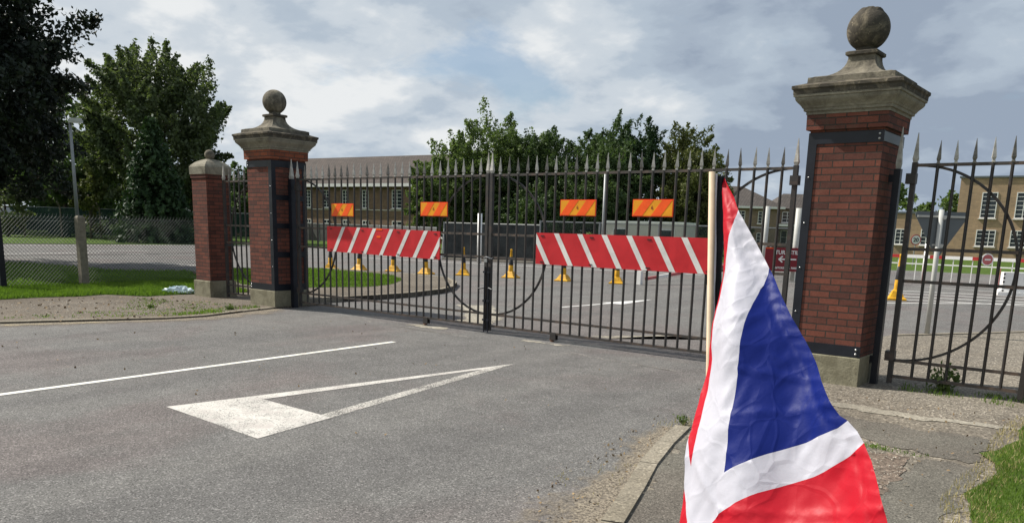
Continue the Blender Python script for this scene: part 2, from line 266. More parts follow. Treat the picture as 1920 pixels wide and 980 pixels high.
# ------------------------------------------------------------------ builders
class MB:
    def __init__(s): s.v = []; s.f = []; s.uv = []; s.mi = []; s.m = 0
    def face(s, pts, uv=None):
        i = len(s.v); s.v += [tuple(p) for p in pts]; s.f.append(tuple(range(i, i + len(pts)))); s.uv.append(uv or [(0, 0)] * len(pts)); s.mi.append(s.m)
    def box(s, x0, x1, y0, y1, z0, z1, uvs=True):
        P = lambda x, y, z: (x, y, z)
        s.face([P(x0, y0, z0), P(x1, y0, z0), P(x1, y0, z1), P(x0, y0, z1)], [(x0, z0), (x1, z0), (x1, z1), (x0, z1)])
        s.face([P(x1, y1, z0), P(x0, y1, z0), P(x0, y1, z1), P(x1, y1, z1)], [(-x1, z0), (-x0, z0), (-x0, z1), (-x1, z1)])
        s.face([P(x1, y0, z0), P(x1, y1, z0), P(x1, y1, z1), P(x1, y0, z1)], [(y0, z0), (y1, z0), (y1, z1), (y0, z1)])
        s.face([P(x0, y1, z0), P(x0, y0, z0), P(x0, y0, z1), P(x0, y1, z1)], [(-y1, z0), (-y0, z0), (-y0, z1), (-y1, z1)])
        s.face([P(x0, y0, z1), P(x1, y0, z1), P(x1, y1, z1), P(x0, y1, z1)], [(x0, y0), (x1, y0), (x1, y1), (x0, y1)])
        s.face([P(x0, y1, z0), P(x1, y1, z0), P(x1, y0, z0), P(x0, y0, z0)], [(x0, y1), (x1, y1), (x1, y0), (x0, y0)])
        return s
    def sqprof(s, prof, cx=0, cy=0, cap0=True, cap1=True):       # square sections (half width, z) stacked
        for (a, z0), (b, z1) in zip(prof[:-1], prof[1:]):
            c0 = [(cx - a, cy - a, z0), (cx + a, cy - a, z0), (cx + a, cy + a, z0), (cx - a, cy + a, z0)]
            c1 = [(cx - b, cy - b, z1), (cx + b, cy - b, z1), (cx + b, cy + b, z1), (cx - b, cy + b, z1)]
            for k in range(4):
                q = (k + 1) % 4; s.face([c0[k], c0[q], c1[q], c1[k]], [(-a, z0), (a, z0), (b, z1), (-b, z1)])
        a, z = prof[0]
        if cap0: s.face([(cx - a, cy + a, z), (cx + a, cy + a, z), (cx + a, cy - a, z), (cx - a, cy - a, z)])
        a, z = prof[-1]
        if cap1: s.face([(cx - a, cy - a, z), (cx + a, cy - a, z), (cx + a, cy + a, z), (cx - a, cy + a, z)])
        return s
    def tube(s, p, q, r0, r1=None, n=8, caps=True):
        p, q = Vector(p), Vector(q); r1 = r0 if r1 is None else r1; d = (q - p).normalized()
        a = d.orthogonal().normalized(); b = d.cross(a); i = len(s.v)
        for c, r in ((p, r0), (q, r1)):
            for k in range(n):
                t = 2 * pi * (k + 0.5) / n; s.v.append(tuple(c + a * cos(t) * r + b * sin(t) * r))
        for k in range(n):
            j = (k + 1) % n; s.f.append((i + k, i + j, i + n + j, i + n + k)); s.uv.append([(0, 0)] * 4); s.mi.append(s.m)
        if caps:
            s.f.append(tuple(range(i + n - 1, i - 1, -1))); s.uv.append([(0, 0)] * n); s.mi.append(s.m)
            s.f.append(tuple(range(i + n, i + 2 * n))); s.uv.append([(0, 0)] * n); s.mi.append(s.m)
        return s
    def lathe(s, prof, c=(0, 0, 0), n=16, axis='z'):
        i = len(s.v)
        for r, z in prof:
            for k in range(n):
                t = 2 * pi * k / n; x, y = r * cos(t), r * sin(t)
                s.v.append((c[0] + x, c[1] + y, c[2] + z) if axis == 'z' else (c[0] + x, c[1] + z, c[2] + y))
        for a in range(len(prof) - 1):
            for k in range(n):
                j = (k + 1) % n; s.f.append((i + a * n + k, i + a * n + j, i + (a + 1) * n + j, i + (a + 1) * n + k)); s.uv.append([(0, 0)] * 4); s.mi.append(s.m)
        return s
    def poly(s, pts, z0, z1):                                   # vertical prism from a plan outline
        n = len(pts); s.face([(x, y, z1) for x, y in pts], [(x, y) for x, y in pts])
        for k in range(n):
            a, b = pts[k], pts[(k + 1) % n]; s.face([(a[0], a[1], z0), (b[0], b[1], z0), (b[0], b[1], z1), (a[0], a[1], z1)])
        return s
    def obox(s, p, q, hw, hh, up=(0, 0, 1)):                     # box beam from p to q
        p, q = Vector(p), Vector(q); d = (q - p).normalized(); a = d.cross(Vector(up))
        if a.length < 1e-4: a = d.orthogonal()
        a.normalize(); b = a.cross(d)
        c0 = [p + a * x * hw + b * y * hh for x, y in ((-1, -1), (1, -1), (1, 1), (-1, 1))]; c1 = [v + (q - p) for v in c0]
        for k in range(4):
            j = (k + 1) % 4; s.face([c0[k], c0[j], c1[j], c1[k]])
        s.face(c0[::-1]); s.face(c1); return s
    def build(s, name, mats, parent=None, loc=None, smooth=False, bevel=0):
        me = bpy.data.meshes.new(name); me.from_pydata(s.v, [], s.f)
        if not isinstance(mats, (list, tuple)): mats = [mats]
        for m_ in mats: me.materials.append(m_)
        if len(mats) > 1: me.polygons.foreach_set('material_index', s.mi)
        ul = me.uv_layers.new(name='UVMap'); flat = [c for f in s.uv for uv in f for c in uv]
        if len(flat) == len(ul.data) * 2: ul.data.foreach_set('uv', flat)
        if smooth: me.polygons.foreach_set('use_smooth', [True] * len(me.polygons))
        me.update(); o = bpy.data.objects.new(name, me); COL.objects.link(o)
        if parent is not None: o.parent = parent
        if loc is not None: o.location = loc
        if bevel:
            b = o.modifiers.new('b', 'BEVEL'); b.width = bevel; b.segments = 2; b.limit_method = 'ANGLE'
        return o
def tag(o, label, cat, group=None):
    o['label'] = label; o['category'] = cat
    if group: o['group'] = group
    return o
def thing(name, label, cat, loc=(0, 0, 0), rz=0, group=None):
    o = bpy.data.objects.new(name, None); COL.objects.link(o); o.location = loc; o.rotation_euler = (0, 0, rz); o.empty_display_size = 0.2
    return tag(o, label, cat, group)
def kind(o, k, label=None):
    o['kind'] = k
    if label: o['label'] = label
    return o
def copy_tree(o, parent=None):
    c = o.copy(); COL.objects.link(c); c.parent = parent
    for ch in list(o.children): copy_tree(ch, c)
    return c

# ------------------------------------------------------------------ ground, roads, verges
def ragged(pts, amp, step=0.12):
    o = []
    for i in range(len(pts)):
        a, c = pts[i], pts[(i + 1) % len(pts)]; ln = math.hypot(c[0] - a[0], c[1] - a[1]); n = max(1, min(60, int(ln / step)))
        for k in range(n):
            x, y = a[0] + (c[0] - a[0]) * k / n, a[1] + (c[1] - a[1]) * k / n; o.append((x + amp * noise.noise(Vector((x * 4, y * 4, 1))) + amp * 0.6 * noise.noise(Vector((x * 15, y * 15, 1))), y + amp * noise.noise(Vector((x * 4, y * 4, 9))) + amp * 0.6 * noise.noise(Vector((x * 15, y * 15, 9)))))
    return o
def sheet(name, pts, z, m, k='structure', thick=0.0):
    if name in ('pavement', 'road_patch') and not thick: pts = ragged(pts, 0.10 if name == 'pavement' else 0.16, 0.05)
    if name == 'lawn': pts = ragged(pts, 0.09, 0.2)
    b = MB()
    if thick: b.poly(pts, z - thick, z)
    else: b.face([(x, y, z) for x, y in pts], list(pts))
    return kind(b.build(name, m), k)
GR = 900
sheet('ground', [(-GR, -GR), (GR, -GR), (GR, GR), (-GR, GR)], -0.012, m_grass)
sheet('road', [(-28, -30), (2.2, -30), (2.2, -3), (60, -3), (60, 38), (-8.0, 38), (-24, 26), (-47.0, 24), (-47.3, 19.5), (-48.5, 8.3), (-50.5, -12), (-38, -30)], 0.0, m_road)
# left footway and verge (one low platform, flush kerb towards the gate)
K1 = [(-11.6, -30), (-11.3, -9), (-10.86, -5.09), (-10.38, -3.87), (-9.98, -2.9), (-9.92, -2.2), (-10.2, -1.3), (-10.42, -0.45)]
sheet('verge', K1 + [(-10.45, 0.9), (-14, 1.2), (-21.3, 4.3), (-22.8, 2.3), (-26.6, 1.9), (-28.7, 1.3), (-31, 0.4), (-33, -8), (-34, -30)], 0.03, m_foot, thick=0.03)
GL = [(-14.6, -30), (-14.5, -4), (-14.62, -3.0), (-14.45, -2.4), (-14.6, -1.7), (-13.75, -1.25), (-13.85, -0.5), (-13.6, 1.1), (-15, 1.7), (-21.2, 4.2), (-22.7, 2.2), (-26.6, 1.82), (-28.6, 1.2), (-30.8, 0.3), (-32.8, -8), (-33.8, -30)]
sheet('lawn', GL, 0.038, m_grass)
ISL = [(-10.9, 0.3), (-10.85, 1.58), (-10.80, 2.41), (-10.86, 3.6), (-11.2, 5.0), (-11.75, 6.0), (-12.9, 7.4), (-14.5, 8.7), (-16.4, 9.0), (-20.2, 8.5), (-21.5, 5.2), (-20.4, 3.6), (-15, 1.5)]
sheet('footpath', ISL, 0.105, m_foot, thick=0.12)
sheet('lawn', [(-13.4, 1.6), (-13.25, 2.7), (-12.75, 3.9), (-13.1, 5.1), (-14.3, 6.6), (-15.9, 7.7), (-19.9, 8.0), (-21.0, 5.2), (-20.2, 3.9), (-15, 1.8)], 0.112, m_grass)
def kerb(pts, wd, z, m=m_kerb, n=None, left=True, hgt=0.12):
    b = MB()
    for (a, c) in zip(pts[:-1], pts[1:]):
        a, c = Vector((*a, 0)), Vector((*c, 0)); d = (c - a); ln = d.length; k = max(1, round(ln / 0.9)); d.normalize(); s = Vector((-d.y, d.x, 0)) * (wd if left else -wd)
        for i in range(k):
            p, q = a + d * (ln * i / k + 0.005), a + d * (ln * (i + 1) / k - 0.005); jz = z + random.uniform(-0.003, 0.003)
            pts4 = [p, q, q + s, p + s]
            if not left: pts4 = pts4[::-1]
            b.poly([(v.x, v.y) for v in pts4], jz - hgt, jz)
    return kind(b.build('kerb', m, bevel=0.012), 'structure')
kerb([(-11.3, -9), (-10.86, -5.09), (-10.38, -3.87), (-9.98, -2.9), (-9.92, -2.2), (-10.2, -1.3), (-10.40, -0.5)], 0.12, 0.036, left=True)
kerb([(-10.85, 0.4), (-10.85, 1.58), (-10.80, 2.41), (-10.86, 3.6), (-11.2, 5.0), (-11.75, 6.0), (-12.9, 7.4), (-14.5, 8.7), (-16.4, 9.0), (-20.2, 8.5)], 0.13, 0.115)
# right footway with its curving kerb, patches and grass
K2 = [(0.98, -7.6), (0.86, -6.9), (0.66, -6.05), (0.44, -5.45), (0.20, -4.83), (0.0, -4.2), (-0.16, -3.60)]
sheet('pavement', [(1.2, -12), (0.98, -7.6), (0.86, -6.9), (0.68, -6.05), (0.46, -5.45), (0.22, -4.83), (0.02, -4.2), (-0.14, -3.60), (-0.25, -2.6), (-0.42, -1.4), (-0.52, -0.5), (-0.5, 0.5), (-0.75, 1.6), (-0.85, 3.3), (-0.70, 5.3), (-0.25, 6.0), (1.0, 8.2), (4.5, 14), (9, 14), (9, -12)], 0.012, m_gravel, thick=0.02)
kerb(K2, 0.13, 0.03, left=False, hgt=0.05)
kerb([(-0.70, 5.3), (-0.25, 6.0), (1.0, 8.2), (4.5, 14)], 0.12, 0.03, left=False, hgt=0.04)
sheet('pavement', [(1.1, -9), (1.0, -7.5), (0.92, -6.9), (0.80, -6.05), (0.60, -5.45), (0.36, -4.83), (0.16, -4.2), (0.02, -3.62), (0.35, -3.0), (0.9, -2.75), (1.35, -3.2), (1.5, -4), (1.45, -6), (1.6, -9)], 0.0150, m_patch)
sheet('pavement', [(0.60, -2.62), (0.75, -2.05), (1.20, -2.12), (1.62, -2.08), (2.05, -2.06), (2.10, -2.6), (2.02, -3.05), (1.72, -3.02), (1.4, -2.95), (1.05, -2.82)], 0.0165, m_patch)
sheet('pavement', [(1.72, -3.1), (2.08, -3.15), (2.16, -4.5), (2.25, -7), (1.72, -7), (1.78, -5), (1.70, -4.0)], 0.0158, m_patch)
sheet('pavement', [(1.20, -3.3), (1.66, -3.15), (1.70, -4.0), (1.76, -5), (1.70, -7), (1.2, -7), (1.32, -4.6), (1.28, -3.8)], 0.0173, m_brownish)
sheet('pavement', [(0.42, -1.42), (1.2, -1.52), (1.9, -1.42), (2.5, -1.22), (2.5, -1.40), (1.9, -1.62), (1.2, -1.74), (0.42, -1.66)], 0.0175, m_conc)
GRR = [(2.18, -0.9), (2.12, -1.4), (2.22, -2.0), (2.12, -2.7), (2.22, -3.3), (2.16, -4.0), (2.32, -4.7), (2.4, -7), (9, -7), (9, -0.6), (3.5, -0.6), (2.6, -0.75)]
sheet('lawn', GRR, 0.032, m_grass)
# silt along the kerb foot (soft-edged sheets, fade attribute falls away from the kerb)
def silt(pts, ws, z, m):
    b = MB(); fa = []
    for i in range(len(pts) - 1):
        for j in range(4):
            def pt(k, t):
                p = Vector((*pts[k], 0)); a = Vector((*pts[max(0, k - 1)], 0)); c = Vector((*pts[min(len(pts) - 1, k + 1)], 0)); d = (c - a).normalized(); return p + Vector((d.y, -d.x, 0)) * ws[k] * t
            q = [pt(i, j / 4), pt(i + 1, j / 4), pt(i + 1, (j + 1) / 4), pt(i, (j + 1) / 4)]
            b.face([(v.x, v.y, z) for v in q]); fa += [1 - j / 4, 1 - j / 4, 1 - (j + 1) / 4, 1 - (j + 1) / 4]
    o = b.build('silt', m); at = o.data.attributes.new('edge', 'FLOAT', 'POINT'); at.data.foreach_set('value', fa); return kind(o, 'structure')
m_dust = dust_mat()
silt([p for p in K2[::-1]] , [0.2, 0.34, 0.22, 0.42, 0.55, 0.36, 0.3], 0.0065, m_dust)
silt([(-11.3, -9), (-10.86, -5.09), (-10.38, -3.87), (-9.98, -2.9), (-9.92, -2.2), (-10.2, -1.3), (-10.42, -0.5)], [0.5, 0.6, 0.5, 0.5, 0.6, 0.7, 0.5], 0.0065, m_dust)
# markings
def strip(name, a, b, wd, z, m):
    a, b = Vector((*a, 0)), Vector((*b, 0)); d = (b - a).normalized(); s = Vector((-d.y, d.x, 0)) * wd / 2
    return kind(MB().face([(v.x, v.y, z) for v in (a - s, b - s, b + s, a + s)]) or None, 'structure') if False else sheet(name, [(v.x, v.y) for v in (a - s, b - s, b + s, a + s)], z, m)
strip('road_marking', (-5.22, -9.5), (-5.61, -1.82), 0.095, 0.004, m_line)
def inset_tri():
    A, B, C = (-3.84, -6.22), (-2.33, -6.30), (-3.22, -2.02)
    b = MB(); z = 0.004
    Z = lambda p: (p[0], p[1], z)
    b.m = 0; b.face([Z((-3.84, -6.22)), Z((-2.33, -6.30)), Z((-2.49, -5.45)), Z((-3.715, -5.42))])
    b.face([Z((-3.715, -5.42)), Z((-3.53, -5.42)), Z((-3.225, -2.62)), Z((-3.22, -2.02))])
    b.m = 1; b.face([Z((-2.64, -5.445)), Z((-2.49, -5.45)), Z((-3.22, -2.02)), Z((-3.225, -2.62))])
    return kind(b.build('road_marking', [m_paint, paint_mat('half_worn_paint', (0.60, 0.57, 0.51), 0.75)]), 'structure')
inset_tri()
strip('road_marking', (-10.62, -5.1), (-10.15, -3.85), 0.09, 0.0095, paint_mat('dirty_yellow_line', (0.52, 0.42, 0.22), 0.79))
# pale worn marks on the threshold
sheet('road_patch', [(-9.0, 3.2), (-8.35, 3.6), (-6.5, 1.7), (-6.1, 0.75), (-6.9, 0.95), (-7.6, 1.9)], 0.004, m_conc)
sheet('road_patch', [(-7.0, -0.08), (-6.3, -0.10), (-6.2, -0.30), (-6.95, -0.26)], 0.004, m_conc)
sheet('road_patch', [(-4.55, -0.14), (-3.8, -0.10), (-3.75, -0.22), (-4.5, -0.30)], 0.004, m_conc)
sheet('road_patch', [(-4.1, 1.0), (-3.3, 2.3), (-2.3, 2.5), (-2.3, 2.3), (-3.2, 2.0), (-3.7, 1.0)], 0.004, m_conc)
strip('road_patch', (-8.2, -0.42), (-4.8, -0.62), 0.05, 0.004, m_wornp); strip('road_patch', (-3.4, -0.72), (-1.5, -0.98), 0.05, 0.0045, m_wornp)
# arrow behind the gate, hatching, far public-road lines
strip('road_marking', (-7.25, 4.6), (-7.05, 7.3), 0.10, 0.004, m_farpaint)
sheet('road_marking', [(-7.35, 6.3), (-6.8, 6.4), (-7.05, 8.2)], 0.0046, m_farpaint)
for k in range(4): strip('road_marking', (-4.2, 14.2 + 1.5 * k), (1.5, 16.2 + 1.5 * k), 0.15, 0.004, m_farpaint)
strip('road_marking', (-4.4, 10.9), (3.5, 21.0), 0.12, 0.0046, m_farpaint)
strip('road_marking', (-4.4, 22.4), (3.5, 20.6), 0.12, 0.0052, m_farpaint)
for a, b in (((-35.5, 3.6), (-36.4, 8.2)), ((-34.6, 8.6), (-33.2, 12.6)), ((-26.9, 5.6), (-24.3, 6.7)), ((-46.8, 6), (-46.4, 13)), ((-46.3, 13.5), (-45.9, 17)), ((-38.6, 8.6), (-38.2, 11.5)), ((-30, 20), (-12, 24)), ((-29, 17.4), (-12, 21))):
    strip('road_marking', a, b, 0.16, 0.004, m_farpaint)
sheet('pavement', [(-27.3, 20.2), (-21.4, 21.6), (-14.6, 26.9), (-13.5, 28.5), (-10, 30), (-10, 34), (-28, 34)], 0.05, m_patch, thick=0.05)

# ------------------------------------------------------------------ brick gate piers
PH = 0.390
def dome_ball(b, r, c, bumpy=False, n=40):
    i0 = len(b.v); prof = [(max(1e-4, r * sin(pi * k / 40)), -r * cos(pi * k / 40)) for k in range(41)]
    b.lathe(prof, c, n)
    if bumpy:
        for i in range(i0, len(b.v)):
            x, y, z = b.v[i]; h = (z - c[2]) / r
            if h > 0.78:
                k = (h - 0.78) / 0.22; f = 1 + 0.10 * min(1, k * 3) * (0.5 + noise.noise(Vector((x * 28, y * 28, z * 20)))) ; f = 1 + 0.05 * min(1, k * 4) + 0.075 * min(1, k * 3) * noise.noise(Vector((x * 22, y * 22, z * 10))); b.v[i] = (c[0] + (x - c[0]) * f, c[1] + (y - c[1]) * f, c[2] + (z - c[2]) * f)
def pier(X, side, label, carved):
    # side = +1 when the main gate hangs on the pier's +X face
    t = thing('gate_pier', label, 'gate pier', (X, 0, 0), 0, 'brick piers either side of the main gate')
    MB().sqprof([(0.408, -0.1), (0.408, 0.325), (0.395, 0.337)]).build('plinth', m_plinth, t, bevel=0.012)
    MB().sqprof([(PH, 0.337), (PH, 2.805)], cap0=False).build('brick_shaft', m_brick, t)
    MB().sqprof([(0.428, 2.805), (0.432, 2.968)]).build('brick_collar', m_brick2 if side > 0 else m_brick, t)
    cyma = [(0.440, 2.968), (0.440, 2.998), (0.462, 3.003), (0.466, 3.030)] + [(0.475 + 0.066 * (0.5 - 0.5 * cos(pi * k / 6)) + 0.010 * sin(pi * k / 6), 3.035 + 0.11 * k / 6) for k in range(7)] + [(0.556, 3.150), (0.558, 3.172)]
    MB().sqprof(cyma).build('cornice', m_stone_p, t)
    MB().sqprof([(0.560, 3.1725), (0.562, 3.215), (0.578, 3.232), (0.578, 3.262), (0.455, 3.300)]).build('cornice_lip', m_stone_d, t, bevel=0.006)
    neck = [(0.455, 3.300), (0.452, 3.357), (0.415, 3.365)] + [(0.14 + 0.262 * (1 - sin(pi / 2 * k / 9)) ** 1.15, 3.372 + 0.232 * (1 - cos(pi / 2 * k / 9)) ** 0.92) for k in range(10)]
    MB().sqprof(neck, cap0=False).build('neck_stone', m_stone, t)
    MB().sqprof([(0.158, 3.604), (0.168, 3.614), (0.168, 3.642), (0.150, 3.652)]).build('ball_seat', m_stone_d, t)
    b = MB(); b.lathe([(0.105, 3.652), (0.11, 3.69)], (0, 0, 0), 24); dome_ball(b, 0.2226, (0, 0, 3.885), carved); b.build('ball_finial', m_stone_d if carved else m_stone, t, smooth=True)
    # black steel cage on the gate side
    b = MB(); g = side * PH; o = 0.010
    def bx(x0, x1, y0, y1, z0, z1): b.box(min(x0, x1), max(x0, x1), y0, y1, z0, z1)
    for z0, z1 in ((2.655, 2.775), (0.338, 0.462)):
        bx(-side * (PH + o), g + side * o, -PH - o, -PH - 0.0005, z0, z1); bx(-side * (PH + o), g + side * o, PH + 0.0005, PH + o, z0, z1)
        bx(g + side * 0.0005, g + side * o, -PH, PH, z0, z1)
    for ys in (-1, 1):   # corner angles
        ya, yb = ys * (PH + 0.0005), ys * (PH + o); bx(g - side * 0.085, g + side * o, min(ya, yb), max(ya, yb), 0.462, 2.655)
        y0, y1 = sorted((ys * PH, ys * (PH - 0.085))); bx(g + side * 0.0005, g + side * o, y0, y1, 0.462, 2.655)
    for z in (1.03, 1.57, 2.10): bx(g + side * 0.0005, g + side * o, -PH + 0.085, PH - 0.085, z - 0.05, z + 0.05)
    b.build('steel_cage', m_black, t)
    bx2 = MB(); a = -side * PH
    for z0, z1 in ((2.665, 2.765),): bx2.box(min(a - side * 0.0005, a - side * 0.012), max(a - side * 0.0005, a - side * 0.012), -PH - 0.008, PH, z0, z1)
    bx2.build('strap_end_plate', m_signback, t)
    for z in (2.69, 2.74, 0.375, 0.425): MB().lathe([(0.0001, -0.014), (0.012, -0.012), (0.014, 0)], (-side * 0.355, -PH - o, z), 8, 'y').build('bolt', m_bolt, t, smooth=True)
    for z in (0.8, 1.3, 1.8, 2.3): MB().lathe([(0.0001, -0.008), (0.009, -0.006), (0.010, 0)], (g - side * 0.03, -PH - o, z), 8, 'y').build('bolt', m_bolt, t, smooth=True)
    # gate hanging post with its tall spike
    b = MB(); gx = side * (PH + 0.085); b.box(gx - 0.045, gx + 0.045, -0.05, 0.05, 0, 2.45); b.box(min(side * (PH + 0.01), gx - side * 0.03), max(side * (PH + 0.01), gx - side * 0.03), -0.04, 0.04, 2.26, 2.34); b.build('hanging_post', m_black, t)
    MB().sqprof([(0.03, 2.45), (0.034, 2.50), (0.003, 2.82)], gx, 0).build('spike', m_spike, t)
    ox = -side * (PH + 0.085); b = MB(); b.box(ox - 0.035, ox + 0.035, -0.04, 0.04, 0, 2.40)
    for z in (0.25, 2.26): b.box(min(-side * (PH + 0.0), ox + side * 0.02), max(-side * (PH + 0.0), ox + side * 0.02), -0.03, 0.03, z, z + 0.08)
    b.build('side_post', m_black, t); MB().sqprof([(0.022, 2.40), (0.028, 2.46), (0.003, 2.84)], ox, 0).build('spike', m_spike, t)
    return t
DX = 10.8717
pier(0, -1, 'large brick pier nearest the camera on the right, stone ball with carved top', True)
pier(-DX, 1, 'brick pier left of the main gate, smooth stone ball, taller than its neighbour', False)
def small_pier(X, label):
    t = thing('gate_pier', label, 'gate pier', (X, 0, 0), 0, 'short brick piers ending the side gates')
    MB().sqprof([(0.315, -0.1), (0.315, 0.36), (0.305, 0.372)]).build('plinth', m_plinth, t, bevel=0.01)
    MB().sqprof([(0.275, 0.372), (0.275, 2.50)], cap0=False).build('brick_shaft', m_brick, t)
    MB().sqprof([(0.292, 2.50), (0.292, 2.575)]).build('brick_collar', m_brick, t)
    MB().sqprof([(0.305, 2.575), (0.308, 2.725), (0.285, 2.765), (0.215, 2.83), (0.13, 2.875), (0.06, 2.90)]).build('capstone', m_stone_p, t, bevel=0.006)
    b = MB(); dome_ball(b, 0.105, (0, 0, 2.985), n=16); b.build('ball_finial', m_stone, t, smooth=True)
small_pier(-13.20, 'short brick pier at the far left with shallow domed cap and small ball')
small_pier(-DX + 13.20, 'short brick pier beyond the right side gate')

# ------------------------------------------------------------------ iron gates
ZT, Z1, Z2, ZL, ZB = 2.435, 1.545, 1.195, 0.306, 0.125
def bar_mesh(z0=ZB, z1=ZT + 0.01, r=0.0170): return MB().tube((0, 0, z0), (0, 0, z1), r, n=8)
bar_me = bar_mesh().build('bar', m_iron).data; bpy.data.objects.remove(bpy.data.objects['bar'])
def spike_me(m): 
    o = MB().sqprof([(0.013, 0.0), (0.017, 0.012), (0.012, 0.028), (0.021, 0.055), (0.018, 0.085), (0.002, 0.255)]).build('spike', m); d = o.data; bpy.data.objects.remove(o); return d
sp_l, sp_d = spike_me(m_spike), spike_me(m_spike_d)
def arc(cx, dirn, t, r=1.065, zc=None):
    zc = (ZT + ZL) / 2; b = MB(); n = 40; pr = None
    for k in range(n + 1):
        a = -pi / 2 + pi * k / n; ring = []
        for rr, y in ((r - 0.014, -0.011), (r + 0.014, -0.011), (r + 0.014, 0.011), (r - 0.014, 0.011)):
            ring.append((cx + dirn * cos(a) * rr, y + 0.026, zc + sin(a) * rr))
        if pr:
            for q in range(4): b.face([pr[q], pr[(q + 1) % 4], ring[(q + 1) % 4], ring[q]])
        pr = ring
    return b.build('curved_brace', m_iron, t, smooth=False)
def gate(label, xs_bars, st0, st1, arcs, group, lightspikes=True):
    t = thing('iron_gate', label, 'gate', ((st0 + st1) / 2, 0, 0), 0, group); c = (st0 + st1) / 2
    lo, hi = min(st0, st1) - c, max(st0, st1) - c
    for x in (st0 - c, st1 - c):
        s = MB().box(x - 0.026, x + 0.026, -0.026, 0.026, 0.045, ZT + 0.03).build('stile', m_iron, t)
        MB().sqprof([(0.018, ZT + 0.03), (0.028, ZT + 0.07), (0.022, ZT + 0.11), (0.003, ZT + 0.34)], x, 0).build('spike', m_spike, s)
    for z in (ZT, Z1, Z2, ZL, ZB):
        MB().box(lo + 0.026, hi - 0.026, -0.009 if z != ZB else -0.014, 0.009 if z != ZB else 0.014, z - 0.017, z + 0.017).build('rail', m_rail, t)
    for i, x in enumerate(xs_bars):
        jit = random.uniform(-0.004, 0.004)
        b = bpy.data.objects.new('bar', bar_me); COL.objects.link(b); b.parent = t; b.location = (x - c + jit, 0, 0); b.rotation_euler = (0, random.uniform(-0.002, 0.002), 0)
        p = 0.75 if lightspikes else 0.3
        s = bpy.data.objects.new('spike', sp_l if random.random() < p else sp_d); COL.objects.link(s); s.parent = b; s.location = (0, 0, ZT + 0.008); s.rotation_euler = (random.uniform(-0.03, 0.03), random.uniform(-0.03, 0.03), 0.3); s.scale = (1, 1, random.uniform(0.93, 1.03))
    for cx, d in arcs: arc(cx - c, d, t)
    return t
MID = -5.4057
g1 = gate('left leaf of the big iron driveway gate, its stripes leaning right', [MID - 0.1987 - 0.1751 * i for i in range(26)], MID - 0.04, -10.21, [(MID - 0.05, -1), (-10.19, 1)], 'leaves of the main gate')
g2 = gate('right leaf of the big iron driveway gate, beside the large brick pier', [MID + 0.1987 + 0.1751 * i for i in range(26)], MID + 0.04, -0.66, [(MID + 0.05, 1), (-0.68, -1)], 'leaves of the main gate', True)
g3 = gate('narrow iron side gate to the right of the large brick pier', [0.689 + 0.1751 * (i + 1) for i in range(6)], 0.64, 1.93, [(0.66, 1)], 'side gates', False)
g4 = gate('narrow iron side gate between the two brick piers on the left', [-12.51 + 0.18 * i for i in range(6)], -12.71, -11.46, [(-11.48, -1)], 'side gates', False)
MB().box(0.20, 0.52, -0.05, -0.028, 1.12, 1.16).build('latch', m_black, g4, loc=(-0.62 - 0.2, 0, 0))
def hinge(t, x, s):
    for z in (2.24, 0.30): MB().box(x - 0.05, x + 0.05, -0.045, 0.045, z, z + 0.11).build('hinge', m_iron, t)
hinge(g1, -10.21 - g1.location.x, 1); hinge(g2, -0.66 - g2.location.x, 1); hinge(g3, 0.62 - g3.location.x, 1)
for t, X in ((g1, -6.76), (g2, -4.09)):
    x = X - t.location.x; b = MB(); b.box(x - 0.05, x + 0.05, -0.035, -0.02, 0.03, 0.13); b.box(x - 0.05, x + 0.05, 0.02, 0.035, 0.03, 0.13)
    c = b.build('caster_bracket', m_iron, t)
    MB().lathe([(0.0001, -0.015), (0.04, -0.015), (0.04, 0.015), (0.0001, 0.015)], (x - 0.03, 0, 0.04), 14, 'y').build('wheel', m_rust, c)
for t, s in ((g1, -1), (g2, 1)):
    x = MID + s * 0.04 - t.location.x; b = MB(); b.tube((x, -0.04, 0.02), (x, -0.04, 1.05), 0.011); b.tube((x, -0.04, 0.72), (x + s * 0.10, -0.07, 0.70), 0.012)
    for z in (0.2, 0.5, 0.95): b.box(x - 0.025, x + 0.025, -0.055, -0.027, z, z + 0.03)
    b.build('drop_bolt', m_black, t)
def chain():
    b = MB(); P = []
    for k in range(34):
        a = 2 * pi * k / 33; P.append(Vector((MID + 0.085 * cos(a) , 0.050 * sin(a), 1.19 + 0.012 * sin(3 * a))))
    for k in range(33):
        b.tube(P[k], P[k + 1], 0.0065 if k % 2 else 0.009, n=6)
    b.box(MID - 0.03, MID + 0.025, -0.075, -0.055, 1.12, 1.17)
    b.m = 0
    tag(b.build('padlock_chain', m_bolt), 'steel chain and padlock looped round the meeting bars of the main gate', 'chain')
chain()

